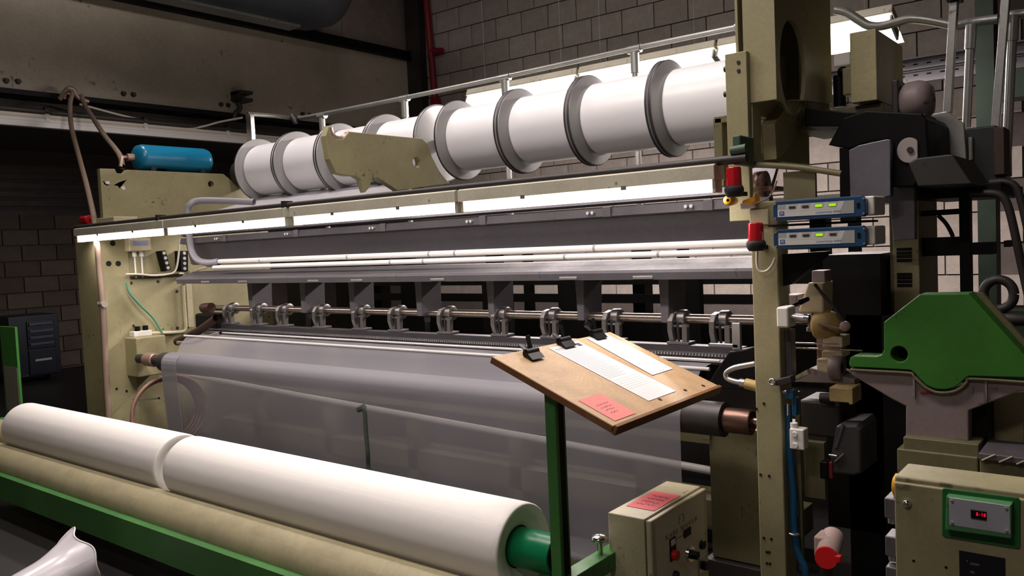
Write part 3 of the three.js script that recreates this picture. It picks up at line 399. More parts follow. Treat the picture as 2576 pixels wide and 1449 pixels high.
{ const t = thing('gear_hood', 'big black machine hood behind the blue controllers, with a pale round disc', 'cover');
  obj('hood', [prismZ([[-1.01,1.781],[-0.953,1.878],[-0.868,1.895],[-0.677,1.859],[-0.662,1.836],[-0.656,1.681],[-0.708,1.596],[-0.789,1.602],[-0.792,1.776],[-0.856,1.778],[-0.929,1.758]], -3.75, -3.3, null, 0.006), prismZ([[-1.105,1.941],[-0.946,1.901],[-0.845,1.884],[-0.962,1.849],[-1.107,1.866]], -3.5, -3.32, null, 0.004), prismZ([[-0.97,1.766],[-0.937,1.762],[-0.941,1.477],[-0.973,1.478]], -3.4, -3.3)], M.black, t);
  const c = [-0.721, 1.73];
  const d = obj('disc', prismZ(circ(c[0], c[1], 0.04, 0.046, 40).map(([x, y]) => [Math.min(x, c[0] + 0.03), y]), -3.3, -3.285, null, 0.002), P(0xa9a09b), t);
  obj('disc_hub', rod([c[0] + 0.006, c[1], -3.29], [c[0] + 0.006, c[1], -3.275], 0.011), M.darkSteel, d);
  obj('lower_mass', [box(-1.108, -0.881, 0.2, 1.348, -3.9, -3.5), box(-1.019, -0.776, 0, 1.1, -3.9, -3.5)], M.black, t); }
one('shroud', [prismZ([[-0.921,1.748],[-0.886,1.763],[-0.785,1.775],[-0.774,1.771],[-0.777,1.568],[-0.919,1.536]], -3.29, -3.25, null, 0.003)], P(0x85838b, { metalness: 0.6, roughness: 0.45, map: grime }), 'satin grey metal shroud hanging under the black hood', 'cover');
one('mounting_board', [prismZ([[-0.819,1.607],[-0.727,1.6],[-0.73,1.402],[-0.806,1.399]], -3.44, -3.4, null, 0.003)], M.greyPaint, 'plain grey board above the vented cream panel', 'panel');
{ const t = thing('vent_cabinet', 'tall narrow cream cabinet with two sets of dark louvres', 'cabinet'), z = -3.6;
  obj('body', box(-0.857, -0.758, 0.9, 1.565, -3.95, z, 0.005), M.cream, t);
  obj('side_trim', box(-0.87, -0.857, 0.9, 1.559, -3.95, z - 0.01), M.creamDark, t);
  for (const y of [1.361, 1.346, 1.332, 1.316, 1.259, 1.245, 1.23, 1.214]) obj('louvre', prismX([[z, y + 0.006], [z + 0.004, y + 0.004], [z + 0.004, y - 0.006], [z, y - 0.006]], -0.842, -0.786), M.hole, t); }
one('galvanised_sheet', [prismZ([[-0.747,1.899],[-0.669,1.905],[-0.609,1.85],[-0.601,1.693],[-0.733,1.702]], -3.72, -3.7, null, 0.003)], M.galv, 'bright galvanised sheet guard left of the round rail post', 'sheet');
one('tilted_cover', [prismZ([[-0.705,1.678],[-0.674,1.692],[-0.571,1.695],[-0.561,1.691],[-0.503,1.587],[-0.673,1.591]], -3.6, -3.2, null, 0.005)], paint(0x2b2a24), 'dark olive slanted cover beneath the galvanised sheet', 'cover');
{ const t = thing('relay_box', 'dark box with a brown right edge at the foot of the rail posts', 'box');
  obj('case', box(-0.628, -0.51, 1.605, 1.84, -4.05, -3.8, 0.008), paint(0x232522), t);
  obj('side_rail', [box(-0.521, -0.483, 1.641, 1.83, -4.0, -3.79, 0.004)], paint(0x4a3a30), t);
  obj('hinge', [rod([-0.599,1.801,-3.79], [-0.599,1.71,-3.79], 0.008)], M.galv, t); }
{ const t = thing('black_gantry', 'black steel gantry of bars and bent tubes at the right edge', 'frame');
  obj('top_beam', [box(-0.754, -0.456, 1.553, 1.6, -4.1, -3.5, 0.004)], M.black, t);
  objs('bent_tube', [tube([[-0.544,1.56,-3.4],[-0.468,1.557,-3.4],[-0.437,1.538,-3.4],[-0.42,1.492,-3.4],[-0.401,1.392,-3.4],[-0.387,1.308,-3.4],[-0.362,1.167,-3.4]], 0.014, 60), tube([[-0.501,1.602,-3.55],[-0.45,1.601,-3.55],[-0.418,1.58,-3.55],[-0.4,1.521,-3.55],[-0.376,1.388,-3.55]], 0.014, 60)], M.darkSteel, t);
  obj('post', box(-0.614, -0.578, 0, 1.557, -3.66, -3.6), M.black, t);
  objs('cross_bar', [box(-0.787, -0.614, 1.329, 1.403, -3.7, -3.65), rod([-0.77,1.501,-3.65], [-0.612,1.503,-3.65], 0.011)], M.black, t);
  obj('cable', tube([[-0.695,1.491,-3.64],[-0.67,1.461,-3.64],[-0.653,1.429,-3.64],[-0.643,1.403,-3.64]], 0.008, 20), M.rubber, t);
  objs('bracket', [box(-0.574, -0.501, 1.332, 1.378, -3.7, -3.6), box(-0.439, -0.42, 1.363, 1.386, -3.5, -3.4)], M.black, t); }
// detector units
function detector(y0px, label, lit, dy) {
  const t = thing('detector_unit', label, 'controller', 'blue detector units on the right column'), z = -2.8, x0 = -1.05, x1 = -0.745, yc = dy, h = 0.068;
  obj('bezel', prismZ([[x0, yc - h / 2 + 0.014], [x0 + 0.012, yc - h / 2], [x1 - 0.008, yc - h / 2], [x1, yc - h / 2 + 0.01], [x1, yc + h / 2 - 0.012], [x1 - 0.012, yc + h / 2], [x0 + 0.016, yc + h / 2], [x0, yc + h / 2 - 0.016]], z - 0.025, z, null, 0.003), M.blue, t);
  obj('case', box(x0 + 0.02, x1 + 0.02, yc - h / 2 + 0.004, yc + h / 2 - 0.002, z - 0.16, z - 0.025, 0.006), M.whitePlastic, t);
  const pl = x0 + 0.018, pr = x1 - 0.035, m = canvasMat(1024, 200, (g, w, hh) => {
    g.fillStyle = '#c9cac6'; g.fillRect(0, 0, w, hh); g.fillStyle = '#9fa09c'; g.fillRect(0, 0, 120, 84); g.beginPath(); g.moveTo(900, 0); g.lineTo(w, 0); g.lineTo(w, hh); g.lineTo(830, hh); g.fill();
    g.fillStyle = '#b4b5b0'; for (let i = 0; i < 4; i++) { g.beginPath(); g.moveTo(150 + i * 180, 0); g.lineTo(290 + i * 180, 0); g.lineTo(270 + i * 180, 84); g.lineTo(130 + i * 180, 84); g.fill(); }
    g.strokeStyle = '#8b8c8a'; g.lineWidth = 3; g.beginPath(); g.moveTo(120, 118); g.lineTo(860, 118); g.stroke();
    g.fillStyle = '#2c4a8a'; g.fillRect(24, 108, 70, 74); g.strokeStyle = '#c9cac6'; g.lineWidth = 6; g.beginPath(); g.moveTo(42, 120); g.lineTo(42, 170); g.moveTo(42, 124); g.lineTo(78, 168); g.moveTo(42, 124); g.bezierCurveTo(92, 116, 92, 146, 46, 146); g.stroke();
    g.fillStyle = '#3b5796'; g.font = 'italic bold 46px sans-serif'; g.fillText('Laserstop 4080', 520, 176);
  });
  obj('front_panel', [quad([pl, yc - 0.021, z + 0.0045], [pr - pl, 0, 0], [0, 0.042, 0])], m, t);
  lit.forEach((on, i) => { const x = pl + (pr - pl) * (0.2 + i * 0.176); obj('display_window', box(x - 0.011, x + 0.011, yc + 0.006, yc + 0.014, z + 0.003, z + 0.0065, 0.001), on ? new THREE.MeshStandardMaterial({ color: 0x222a08, emissive: 0xa8f000, emissiveIntensity: 0.9 }) : P(0x3a3634, { roughness: 0.3 }), t); });
  obj('rocker_switch', box(x1 - 0.027, x1 - 0.017, yc - 0.006, yc + 0.012, z + 0.001, z + 0.005, 0.001), M.black, t);
  objs('panel_screw', [[x1 - 0.006, 1], [x1 - 0.006, -1], [x0 + 0.01, 1], [x0 + 0.01, -1]].map(([x, s]) => screwZ(x, yc + s * 0.024, z, 0.004)), M.alu, t);
  return t;
}
detector(0, 'upper blue detector unit with two green digits lit', [0, 0, 1, 1], 1.524);
detector(0, 'lower blue detector unit with one green digit lit', [0, 0, 1, 0], 1.427);
one('unit_bracket', [prismZ([[-1.091,1.371],[-0.918,1.378],[-0.932,1.356],[-1.05,1.261],[-1.094,1.252]], -3.0, -2.95, null, 0.003), box(-1.091, -0.759, 1.472, 1.479, -3.0, -2.86)], M.black, 'black gusset bracket under the two blue detector units', 'bracket');
// red warning lamps
function beacon(x, y0, y1, z, label, extra) {
  const t = thing('warning_lamp', label, 'lamp', 'red warning lamps on the right column'), h = y1 - y0, r = 0.026;
  obj('red_lens', lathe([[0.003, h], [r - 0.004, h - 0.001], [r, h - 0.005], [r + 0.002, h * 0.38], [r - 0.001, h * 0.36]], 28).translate(x, y0, z), M.red, t);
  obj('black_base', lathe([[0.004, 0], [0.024, 0.001], [0.031, 0.01], [0.034, 0.02], [0.034, h * 0.28], [0.03, h * 0.37], [0.003, h * 0.37]], 28).translate(x, y0, z), M.rubber, t);
  obj('mount_arm', box(x - 0.012, x + 0.012, y0 + 0.005, y0 + 0.02, z - 0.09, z), M.black, t);
  return t;
}
beacon(-1.188, 1.583, 1.69, -2.8, 'upper red warning lamp beside the end of the bright tube lamp');
beacon(-1.121, 1.388, 1.49, -2.82, 'lower red warning lamp on the column left of the detectors');
{ const t = thing('yellow_socket', 'pair of yellow sockets under the upper red warning lamp', 'socket');
  obj('round_socket', latheZ([[0.006, -2.84], [0.018, -2.84], [0.02, -2.86], [0.014, -2.9], [0.004, -2.9]], -1.23, 1.575, 0, 18), M.yellow, t);
  obj('flap', prismZ([[-1.183,1.571],[-1.146,1.581],[-1.135,1.592],[-1.134,1.567],[-1.151,1.556],[-1.177,1.56]], -2.9, -2.86, null, 0.003), M.yellow, t);
  obj('backing', box(-1.201, -1.15, 1.542, 1.563, -2.93, -2.88, 0.003), M.whitePlastic, t); }
one('column_cap', [box(-1.172, -1.101, 1.481, 1.537, -2.9, -2.89, 0.004)], M.creamLight, 'pale plate wrapped round the column just above the lower red lamp', 'plate');
one('cable', [tube([[-1.138,1.387,-2.87],[-1.14,1.347,-2.87],[-1.135,1.322,-2.87],[-1.121,1.312,-2.87],[-1.1,1.318,-2.87],[-1.082,1.339,-2.87],[-1.073,1.362,-2.87]], 0.005, 40)], M.cableWhite, 'thin pale cable looping under the lower red warning lamp', 'cable');
one('cable', [tube([[-1.183,1.565,-2.86],[-1.136,1.56,-2.86],[-1.092,1.572,-2.86],[-1.07,1.598,-2.86],[-1.055,1.632,-2.86]], 0.003, 40)], M.hose, 'thin cord arcing from the yellow sockets up the column', 'cable');
one('gear_cluster', [latheX([[0.01, -0.02], [0.05, -0.02], [0.05, 0.02], [0.01, 0.02]], -1.205, 1.639, -3.1), box(-1.237, -1.143, 1.61, 1.628, -3.2, -3.05, 0.003)], M.rusty, 'small dark gear block behind the column under the diagonal brace', 'gear');
one('twisted_strap', [tube([[-1.271,1.914,-3.3],[-1.266,1.849,-3.3],[-1.279,1.802,-3.3],[-1.288,1.767,-3.3]], 0.012, 30)], M.greySteel, 'grey strap seen through the opening in the right end plate', 'strap');
// junction box and motor group right of the column
{ const t = thing('junction_box', 'white rounded junction box on the column with a metal gland', 'box');
  obj('case', box(-1.068, -1.028, 1.113, 1.188, -2.94, -2.86, 0.008), M.whitePlastic, t);
  obj('lid', box(-1.067, -1.025, 1.115, 1.187, -2.865, -2.85, 0.007), M.whitePlastic, t);
  obj('gland', rod([-1.035,1.148,-2.9], [-0.976,1.143,-2.9], 0.014), M.alu, t);
  obj('gland_nut', rod([-0.985,1.144,-2.9], [-0.968,1.142,-2.9], 0.019, 0.019, 6), M.chrome, t); }
one('guard_box', [prismZ([[-1.034,1.258],[-0.976,1.258],[-0.98,1.15],[-0.987,1.143],[-1.067,1.144],[-1.073,1.155]], -3.2, -3.1, null, 0.006)], M.bar, 'cream wedge shaped guard above the ochre motor', 'box');
one('pink_block', [box(-1.029, -0.98, 1.257, 1.302, -3.2, -3.12, 0.004)], M.mauve, 'small mauve block on top of the cream wedge guard', 'block');
{ const t = thing('ochre_motor', 'ochre barrel motor below the cream wedge guard', 'motor');
  obj('barrel', latheX([[0.01, -0.045], [0.045, -0.045], [0.055, -0.035], [0.058, 0.005], [0.045, 0.04], [0.02, 0.055], [0.005, 0.057]], -0.98, 1.098, -3.13, 28), M.ochre, t);
  obj('drain', [rod([-1.033,1.118,-3.1], [-1.034,1.074,-3.1], 0.008), rod([-1.034,1.089,-3.1], [-1.034,1.076,-3.1], 0.013)], M.chrome, t); }
{ const t = thing('ball_lever', 'thin slanting lever ending in a pale pink ball', 'lever');
  obj('arm', tube([[-0.995,1.256,-3.05],[-0.97,1.222,-3.05],[-0.926,1.169,-3.05],[-0.896,1.124,-3.05]], 0.006, 20), M.darkSteel, t);
  obj('ball', new THREE.SphereGeometry(0.019, 20, 14).translate(-0.891,1.103,-3.05), P(0xa68f8a, { roughness: 0.5 }), t);
  obj('tail', tube([[-0.984,1.109,-3.05],[-0.941,1.1,-3.05],[-0.906,1.093,-3.05]], 0.005, 16), M.hose, t); }
one('toggle', [rod([-1.074,1.172,-3], [-1.034,1.193,-3], 0.006), rod([-1.034,1.193,-3], [-1.002,1.207,-3], 0.011, 0.008)], M.black, 'black toggle handle pointing right in front of the cream wedge guard', 'handle');
one('switch_block', [box(-1.129, -1.079, 1.166, 1.212, -3.2, -3.1, 0.005)], M.mauve, 'mauve block beside the column above the white junction box', 'block');
one('guide_rail', [box(-1.074, -1.053, 0.906, 1.096, -3.0, -2.95, 0.002)], M.greyPaint, 'grey upright strip beside the column under the white junction box', 'strip');
{ const t = thing('pattern_drum', 'stack of cream blocks with black gaps below the ochre motor', 'block');
  const b = (x0, x1, y0, y1) => box(x0, x1, y0, y1, -3.2, -3.1, 0.004);
  obj('block', b(-0.987, -0.917, 1.017, 1.059), M.bar, t);
  obj('block', b(-0.991, -0.918, 0.98, 1.003), M.bar, t);
  obj('block', b(-1.012, -0.957, 0.922, 0.971), M.bar, t);
  obj('core', box(-1.027, -0.939, 0.881, 1.047, -3.22, -3.15, 0.004), M.rusty, t);
  obj('base', prismZ([[-1.095,0.88],[-1.033,0.937],[-0.876,0.903],[-0.876,0.887],[-1.035,0.881]], -3.25, -3.1, null, 0.003), M.mauve, t);
  objs('rod', [rod([-1.093,1.032,-3.08], [-0.924,1.033,-3.08], 0.003), rod([-1.093,1.013,-3.08], [-0.841,1.014,-3.08], 0.003)], M.chrome, t); }
{ const t = thing('link_arm', 'grey pivot arm with a shiny ring beside the column', 'lever');
  obj('arm', prismZ([[-1.088,0.923],[-1.024,0.943],[-1.02,0.921],[-1.046,0.908],[-1.085,0.905]], -2.9, -2.86, null, 0.003), M.darkSteel, t);
  obj('ring', new THREE.TorusGeometry(0.01, 0.004, 10, 24).translate(-1.09,0.918,-2.855), M.chrome, t);
  obj('strut', prismZ([[-1.05,0.922],[-0.998,0.954],[-0.992,0.937],[-1.024,0.921],[-1.051,0.904]], -2.98, -2.95, null, 0.003), M.creamLight, t); }
one('collar_block', [latheX([[0.02, -0.02], [0.045, -0.02], [0.045, 0.02], [0.02, 0.02]], -0.939, 0.943, -3.1)], M.mauve, 'mauve round collar touching the tip of the green casting', 'collar');
{ const t = thing('stop_block', 'yellow-cream box jutting out below the green casting tip', 'box');
  obj('body', box(-0.937, -0.867, 0.835, 0.887, -3.1, -3.0, 0.004), paint(0xcdb27a), t);
  obj('end_plate', box(-0.867, -0.853, 0.832, 0.891, -3.1, -2.99, 0.003), paint(0xb8a46c), t); }
one('gear_case', [box(-1.083, -0.928, 0.675, 0.811, -3.3, -3.1, 0.012), rod([-0.993,0.828,-3.08], [-0.949,0.831,-3.08], 0.02)], M.darkSteel, 'dark rusty gear case right of the blue valve', 'case');
{ const t = thing('air_valve', 'blue air valve with a long blue hose beside the column', 'valve');
  obj('body', [box(-1.049, -1.02, 0.858, 0.891, -2.92, -2.87, 0.004), box(-1.031, -1.014, 0.797, 0.863, -2.91, -2.88, 0.004)], M.blueHose, t);
  objs('fitting', [rod([-1.057,0.881,-2.87], [-1.043,0.885,-2.87], 0.007), rod([-1.04,0.842,-2.87], [-1.041,0.799,-2.87], 0.004)], M.chrome, t);
  obj('hose', tube([[-1.064,0.82,-2.94],[-1.068,0.761,-2.94],[-1.067,0.688,-2.94],[-1.061,0.586,-2.94],[-1.055,0.483,-2.94],[-1.055,0.38,-2.94],[-1.049,0.306,-2.94],[-1.035,0.257,-2.94],[-1.02,0.221,-2.94],[-1.014,0.166,-2.94]], 0.014, 80), M.blueHose, t);
  obj('hose_tie', tube([[-1.066,0.35,-2.92],[-1.049,0.348,-2.92],[-1.031,0.356,-2.92]], 0.005, 12), M.alu, t);
  obj('support_strip', box(-1.052, -1.035, 0.2, 0.868, -2.99, -2.97, 0.003), M.creamDark, t); }
{ const t = thing('push_button_box', 'white two-button box hanging below the blue valve', 'switch');
  obj('case', box(-1.035, -0.984, 0.681, 0.755, -2.91, -2.86, 0.005), M.whitePlastic, t);
  obj('gland', rod([-1.024,0.749,-2.88], [-1.025,0.772,-2.88], 0.013), M.whitePlastic, t);
  for (const [x, y] of [[-1.015,0.736],[-1.014,0.696]]) obj('button', rod([x, y, -2.862], [x, y, -2.854], 0.0105, 0.009, 20), M.whitePlastic, t); }
{ const t = thing('motor_guard', 'dark grey rounded guard in the shade right of the column', 'cover');
  obj('shell', prismZ([[-0.937,0.632],[-0.913,0.748],[-0.895,0.758],[-0.84,0.762],[-0.829,0.745],[-0.831,0.588],[-0.855,0.576],[-0.931,0.574]], -3.2, -3.0, null, 0.01), paint(0x4a4848, { metalness: 0.3 }), t);
  obj('edge_rib', tube([[-0.886,0.758,-2.99],[-0.901,0.711,-2.99],[-0.913,0.672,-2.99]], 0.006, 16), M.greySteel, t);
  objs('latch', [rod([-0.936,0.644,-2.98], [-0.909,0.643,-2.98], 0.005), rod([-0.917,0.624,-2.98], [-0.886,0.657,-2.98], 0.005)], M.chrome, t); }
one('side_plate', [box(-1.05, -0.975, 0.454, 0.668, -3.08, -3.05, 0.003)], M.creamDark, 'cream plate hanging low in the shade behind the red edged switch', 'plate');
{ const t = thing('limit_switch', 'small black limit switch with a dark red side', 'switch');
  obj('body', box(-0.971, -0.943, 0.552, 0.616, -3.03, -2.98, 0.005), M.blackGloss, t);
  obj('red_side', box(-0.941, -0.927, 0.557, 0.616, -3.03, -2.985, 0.003), paint(0x7a1426), t); }
{ const t = thing('plug_socket', 'grey power socket closed by a bright red round cap', 'socket'), x = -0.838, y = 0.411;
  obj('red_cap', rod([x, y, -2.62], [x + 0.004, y + 0.002, -2.6], 0.035, 0.034, 32), P(0xd01018, { roughness: 0.45 }), t);
  obj('housing', [rod([x - 0.02, y + 0.02, -2.75], [x, y, -2.62], 0.036), box(x - 0.055, x + 0.0, y - 0.03, y + 0.045, -2.74, -2.66, 0.01)], P(0xa08a82, { roughness: 0.6 }), t);
  obj('cap_tab', box(x + 0.025, x + 0.048, y - 0.008, y + 0.014, -2.625, -2.605, 0.004), P(0xd01018, { roughness: 0.45 }), t);
  obj('socket_post', box(x - 0.05, x - 0.02, 0, y, -2.74, -2.7), M.darkSteel, t); }
// green casting and its pedestal
{ const t = thing('green_casting', 'large bright green cast plate with a round black hole', 'machine part');
  const out = [[-0.837,0.992],[-0.832,1.013],[-0.822,1.02],[-0.748,1.021],[-0.731,1.028],[-0.723,1.045],[-0.722,1.137],[-0.61,1.231],[-0.47,1.234],[-0.28,0.993],[-0.279,0.98],[-0.473,0.973],[-0.484,0.965],[-0.499,0.946],[-0.519,0.932],[-0.541,0.925],[-0.571,0.925],[-0.597,0.936],[-0.618,0.958],[-0.63,0.973],[-0.644,0.982],[-0.755,0.982],[-0.832,0.981]];
  obj('plate', prismZ(out, -2.985, -2.9, [circ(-0.676, 1.033, 0.026)], 0.003), M.greenDeep, t);
  obj('top_strip', [prismZ([[-0.611,1.227],[-0.473,1.231],[-0.446,1.228],[-0.258,0.986],[-0.283,0.972],[-0.469,1.222]], -3.02, -2.99)], M.creamDark, t);
  obj('hole_lining', rod([-0.698,1.019,-2.995], [-0.697,1.019,-2.992], 0.04), M.hole, t); }
{ const t = thing('casting_pedestal', 'grey-pink cast pedestal carrying the green plate', 'machine part');
  const out = [[-0.834,0.977],[-0.755,0.976],[-0.645,0.976],[-0.632,0.965],[-0.618,0.95],[-0.597,0.93],[-0.572,0.919],[-0.542,0.918],[-0.516,0.925],[-0.496,0.94],[-0.48,0.959],[-0.471,0.968],[-0.261,0.968],[-0.261,0.952],[-0.343,0.93],[-0.479,0.859],[-0.48,0.76],[-0.665,0.756],[-0.663,0.857],[-0.707,0.878],[-0.781,0.92],[-0.832,0.951]];
  obj('body', prismZ(out, -3.05, -2.92, null, 0.004), M.mauve, t);
  obj('flange_edge', [tube([[-0.833,0.971,-2.905],[-0.756,0.971,-2.905],[-0.648,0.971,-2.905],[-0.633,0.96,-2.905],[-0.617,0.943,-2.905],[-0.596,0.925,-2.905],[-0.57,0.914,-2.905],[-0.543,0.914,-2.905],[-0.515,0.921,-2.905],[-0.495,0.935,-2.905],[-0.479,0.954,-2.905],[-0.467,0.964,-2.905],[-0.261,0.962,-2.905]], 0.006, 90)], M.creamDark, t);
  objs('rib', [box(-0.638, -0.632, 0.892, 0.957, -2.93, -2.905), box(-0.43, -0.425, 0.896, 0.961, -2.93, -2.905)], M.mauve, t);
  obj('red_mark', box(-0.618, -0.58, 0.904, 0.913, -2.92, -2.912, 0.002), M.redPaint, t);
  obj('slab', box(-0.665, -0.446, 0.72, 0.762, -3.15, -2.88, 0.004), M.creamDark, t);
  obj('block', box(-0.683, -0.447, 0, 0.723, -3.2, -2.87, 0.005), M.creamDark, t);
  obj('side_post', box(-0.488, -0.434, 0.742, 0.871, -3.1, -2.98), M.black, t); }
{ const t = thing('step_tread', 'cream step with a shiny ribbed tread at the right edge', 'step'), x0 = -0.435, y = 0.755;
  obj('riser', box(x0, 0.1, 0, y - 0.02, -3.0, -2.82, 0.004), M.creamDark, t);
  obj('tread', box(x0, 0.1, y - 0.02, y, -3.0, -2.8, 0.003), M.greyPaint, t);
  for (let i = 0; i < 6; i++) obj('rib', rod([x0 + 0.01 + i * 0.045, y - 0.021, -2.798], [x0 + 0.045 + i * 0.045, y + 0.001, -2.798], 0.0025), M.creamLight, t); }
one('back_panel', [box(-0.449, -0.35, 0.706, 0.896, -3.14, -3.1, 0.004)], M.cream, 'olive panel behind the pedestal at the right edge', 'panel');
one('hose_clamp', [tube(Array.from({ length: 17 }, (_, k) => [-0.43 + 0.045 * Math.cos(k / 16 * 6.283), 1.209 + 0.05 * Math.sin(k / 16 * 6.283), -3.2]), 0.016, 60), latheX([[0.01, -0.05], [0.02, -0.05], [0.024, 0], [0.02, 0.05], [0.01, 0.06]], -0.399, 1.124, -3.2)], M.darkSteel, 'dark looped hose and pipe joint right of the green plate', 'hose');

// ---------------------------------------------------------------- electrical cabinet at the lower right
{ const t = thing('control_cabinet', 'large cream control cabinet at the lower right with a red digit display', 'cabinet'), z = -1.9, x0 = -0.458, x1 = -0.14, y1 = 0.908;
  obj('body', box(x0, x1, 0.02, y1, -2.02, z, 0.006), M.cream, t);
  obj('door', box(x0 + 0.001, x1, 0.05, y1 - 0.012, z - 0.004, z + 0.008, 0.004), M.cream, t);
  obj('lock', [latheZ([[0.001, 0.012], [0.006, 0.011], [0.0085, 0.006], [0.009, 0]], -0.431, 0.854, z + 0.008, 20)], M.chrome, t);
  objs('screw_hole', [[-0.42, 0.728], [-0.357, 0.727]].map(([x, y]) => rod([x, y, z + 0.007], [x, y, z + 0.009], 0.003)), M.hole, t);
  obj('green_frame', prismZ([[-0.361,0.896],[-0.357,0.898],[-0.225,0.899],[-0.221,0.894],[-0.222,0.798],[-0.226,0.795],[-0.359,0.794],[-0.363,0.797]], z + 0.008, z + 0.012, null, 0.001), paint(0x1f6b2f), t);
  const d = obj('display_box', prismZ([[-0.349,0.889],[-0.233,0.89],[-0.234,0.821],[-0.352,0.818]], z + 0.012, z + 0.035, null, 0.002), paint(0x4f8a55), t);
  const fx = [-0.344, -0.235], fy = [0.83, 0.888];
  obj('face_plate', box(fx[0], fx[1], fy[0], fy[1], z + 0.035, z + 0.038, 0.001), P(0xb9bbc2, { metalness: 0.3, roughness: 0.45 }), d);
  objs('face_screw', [[0, 0], [0, 1], [1, 0], [1, 1]].map(([a, b]) => screwZ(fx[a] + (a ? -0.006 : 0.006), fy[b] + (b ? -0.006 : 0.006), z + 0.037, 0.003)), M.alu, d);
  const dm = canvasMat(256, 128, (g, w, h) => { g.fillStyle = '#171214'; g.fillRect(0, 0, w, h); g.fillStyle = '#3a3438'; g.fillRect(14, 90, 170, 8); }, { roughness: 0.3 });
  const lx = -0.304, rx = -0.276, ly = 0.852, hy = 0.87;
  obj('counter', [box(lx, rx, ly, hy, z + 0.038, z + 0.042, 0.001)], M.blackGloss, d);
  const em = canvasMat(256, 128, (g, w, h) => { g.fillStyle = '#000'; g.fillRect(0, 0, w, h); g.fillStyle = '#fff'; g.font = 'bold 74px monospace'; g.fillText('8 18'.replace(' ', '-'), 84, 76); }, {});
  obj('red_digits', quad([lx + 0.001, ly + 0.001, z + 0.0426], [rx - lx - 0.002, 0, 0], [0, hy - ly - 0.002, 0]), new THREE.MeshStandardMaterial({ color: 0x0d0a0b, emissive: 0xff1030, emissiveMap: em.map, emissiveIntensity: 1.6, roughness: 0.3 }), d);
  const lm = canvasMat(256, 400, (g, w, h) => { g.fillStyle = '#15161a'; g.fillRect(0, 0, w, h); g.fillStyle = '#5c5d60'; [0.42, 0.2, 0.48, 0.45, 0.6, 0.52, 0.5].forEach((l, i) => g.fillRect(62, 48 + i * 40, l * 120, 11)); g.fillStyle = '#b05050'; g.fillRect(40, 42, 10, 6); }, { roughness: 0.4 });
  const bx0 = -0.332, bx1 = -0.248;
  obj('black_label', quad([bx0, 0.781 - 0.19, z + 0.0085], [bx1 - bx0, 0, 0], [0, 0.178, 0]), lm, t);
  obj('yellow_knob', latheX([[0.008, 0], [0.02, 0], [0.026, -0.004], [0.027, -0.012], [0.02, -0.016], [0.003, -0.017]], x0, 0.869, -1.96, 24), M.yellow, t);
  for (const y of [0.821, 0.734, 0.664]) { const c = obj('plug', box(x0 - 0.03, x0, y - 0.022, y + 0.025, -1.99, -1.93, 0.004), M.greyPaint, t); obj('plug_nut', rod([x0 - 0.02, y - 0.04, -1.96], [x0 - 0.02, y - 0.022, -1.96], 0.01), M.alu, c); }
  obj('plinth', box(x0 + 0.02, x1, 0, 0.03, -2.01, -1.91), M.black, t); }

// ---------------------------------------------------------------- cloth winding stand in the foreground
const RY = 0.445, RZ = -2.1;
{ const t = thing('winding_stand', 'green steel winding stand with cream rollers carrying the white cloth rolls', 'stand');
  obj('channel_beam', prismX([[-1.8, 0.12], [-1.8, 0.257], [-1.87, 0.257], [-1.87, 0.247], [-1.81, 0.247], [-1.81, 0.13], [-1.87, 0.13], [-1.87, 0.12]], -6.6, -1.35, null, 0.002), M.green, t);
  obj('roller', rod([-6.5, 0.265, -1.94], [-1.62, 0.265, -1.94], 0.1, 0.1, 48), M.roller, t);
  obj('roller', rod([-6.5, 0.265, -2.26], [-1.62, 0.265, -2.26], 0.1, 0.1, 48), M.roller, t);
  for (const z of [-1.94, -2.26]) obj('roller_shaft', rod([-6.6, 0.265, z], [-1.5, 0.265, z], 0.02), M.darkSteel, t);
  const p = obj('post', box(-1.512, -1.472, 0, 1.0, -2.105, -2.05, 0.003), M.green, t);
  obj('post_slot', prismX([[-2.094, 0.4], [-2.094, 0.96], [-2.066, 0.96], [-2.066, 0.4]], -1.472 - 0.001, -1.472 + 0.0008), M.black, p);
  obj('cross_beam', box(-1.525, -1.465, 0.325, 0.385, -2.6, -1.8, 0.003), M.green, t);
  objs('end_foot', [box(-1.56, -1.42, 0, 0.12, -1.9, -1.8), box(-1.56, -1.42, 0, 0.05, -2.5, -1.7), box(-6.6, -6.5, 0, 0.36, -2.4, -1.8)], M.green, t);
  const k = obj('clamp_knob', latheZ([[0.003, 0.022], [0.02, 0.02], [0.031, 0.01], [0.029, 0], [0.01, -0.004]], 0, 0, 0, 7).rotateX(-Math.PI / 2).translate(-1.5,0.431,-2.317), M.chrome, t);
  obj('knob_stem', rod([-1.5,0.428,-2.317], [-1.5,0.379,-2.321], 0.012, 0.009), M.chrome, k); }
function clothRoll(x0, x1, label, core) {
  const t = thing('cloth_roll', label, 'cloth roll', 'white cloth rolls in the foreground'), w = x1 - x0;
  const prof = [[0.066, 0], [0.12, 0.004], [0.138, 0.006], [0.146, 0.014], [0.1475, 0.03], [0.1475, w - 0.03], [0.146, w - 0.012], [0.14, w - 0.004], [0.128, w - 0.012], [0.118, w - 0.008], [0.108, w - 0.02], [0.09, w - 0.022], [0.07, w - 0.03]];
  obj('wound_cloth', latheX(prof, x0, RY, RZ, 96), M.cloth, t);
  obj('core', latheX([[0.052, 0.01], [0.064, 0.01], [0.066, 0.02], [0.066, w + core], [0.06, w + core + 0.001], [0.054, w + core], [0.052, 0.1]], x0, RY, RZ, 48), M.greenCore, t);
}
clothRoll(-3.728 + 0.03, -1.651, 'nearer white cloth roll with a green core tube at its right end', 0.13);
clothRoll(-5.594, -3.728 - 0.035, 'farther white cloth roll at the left edge, end against the nearer roll', -0.03);

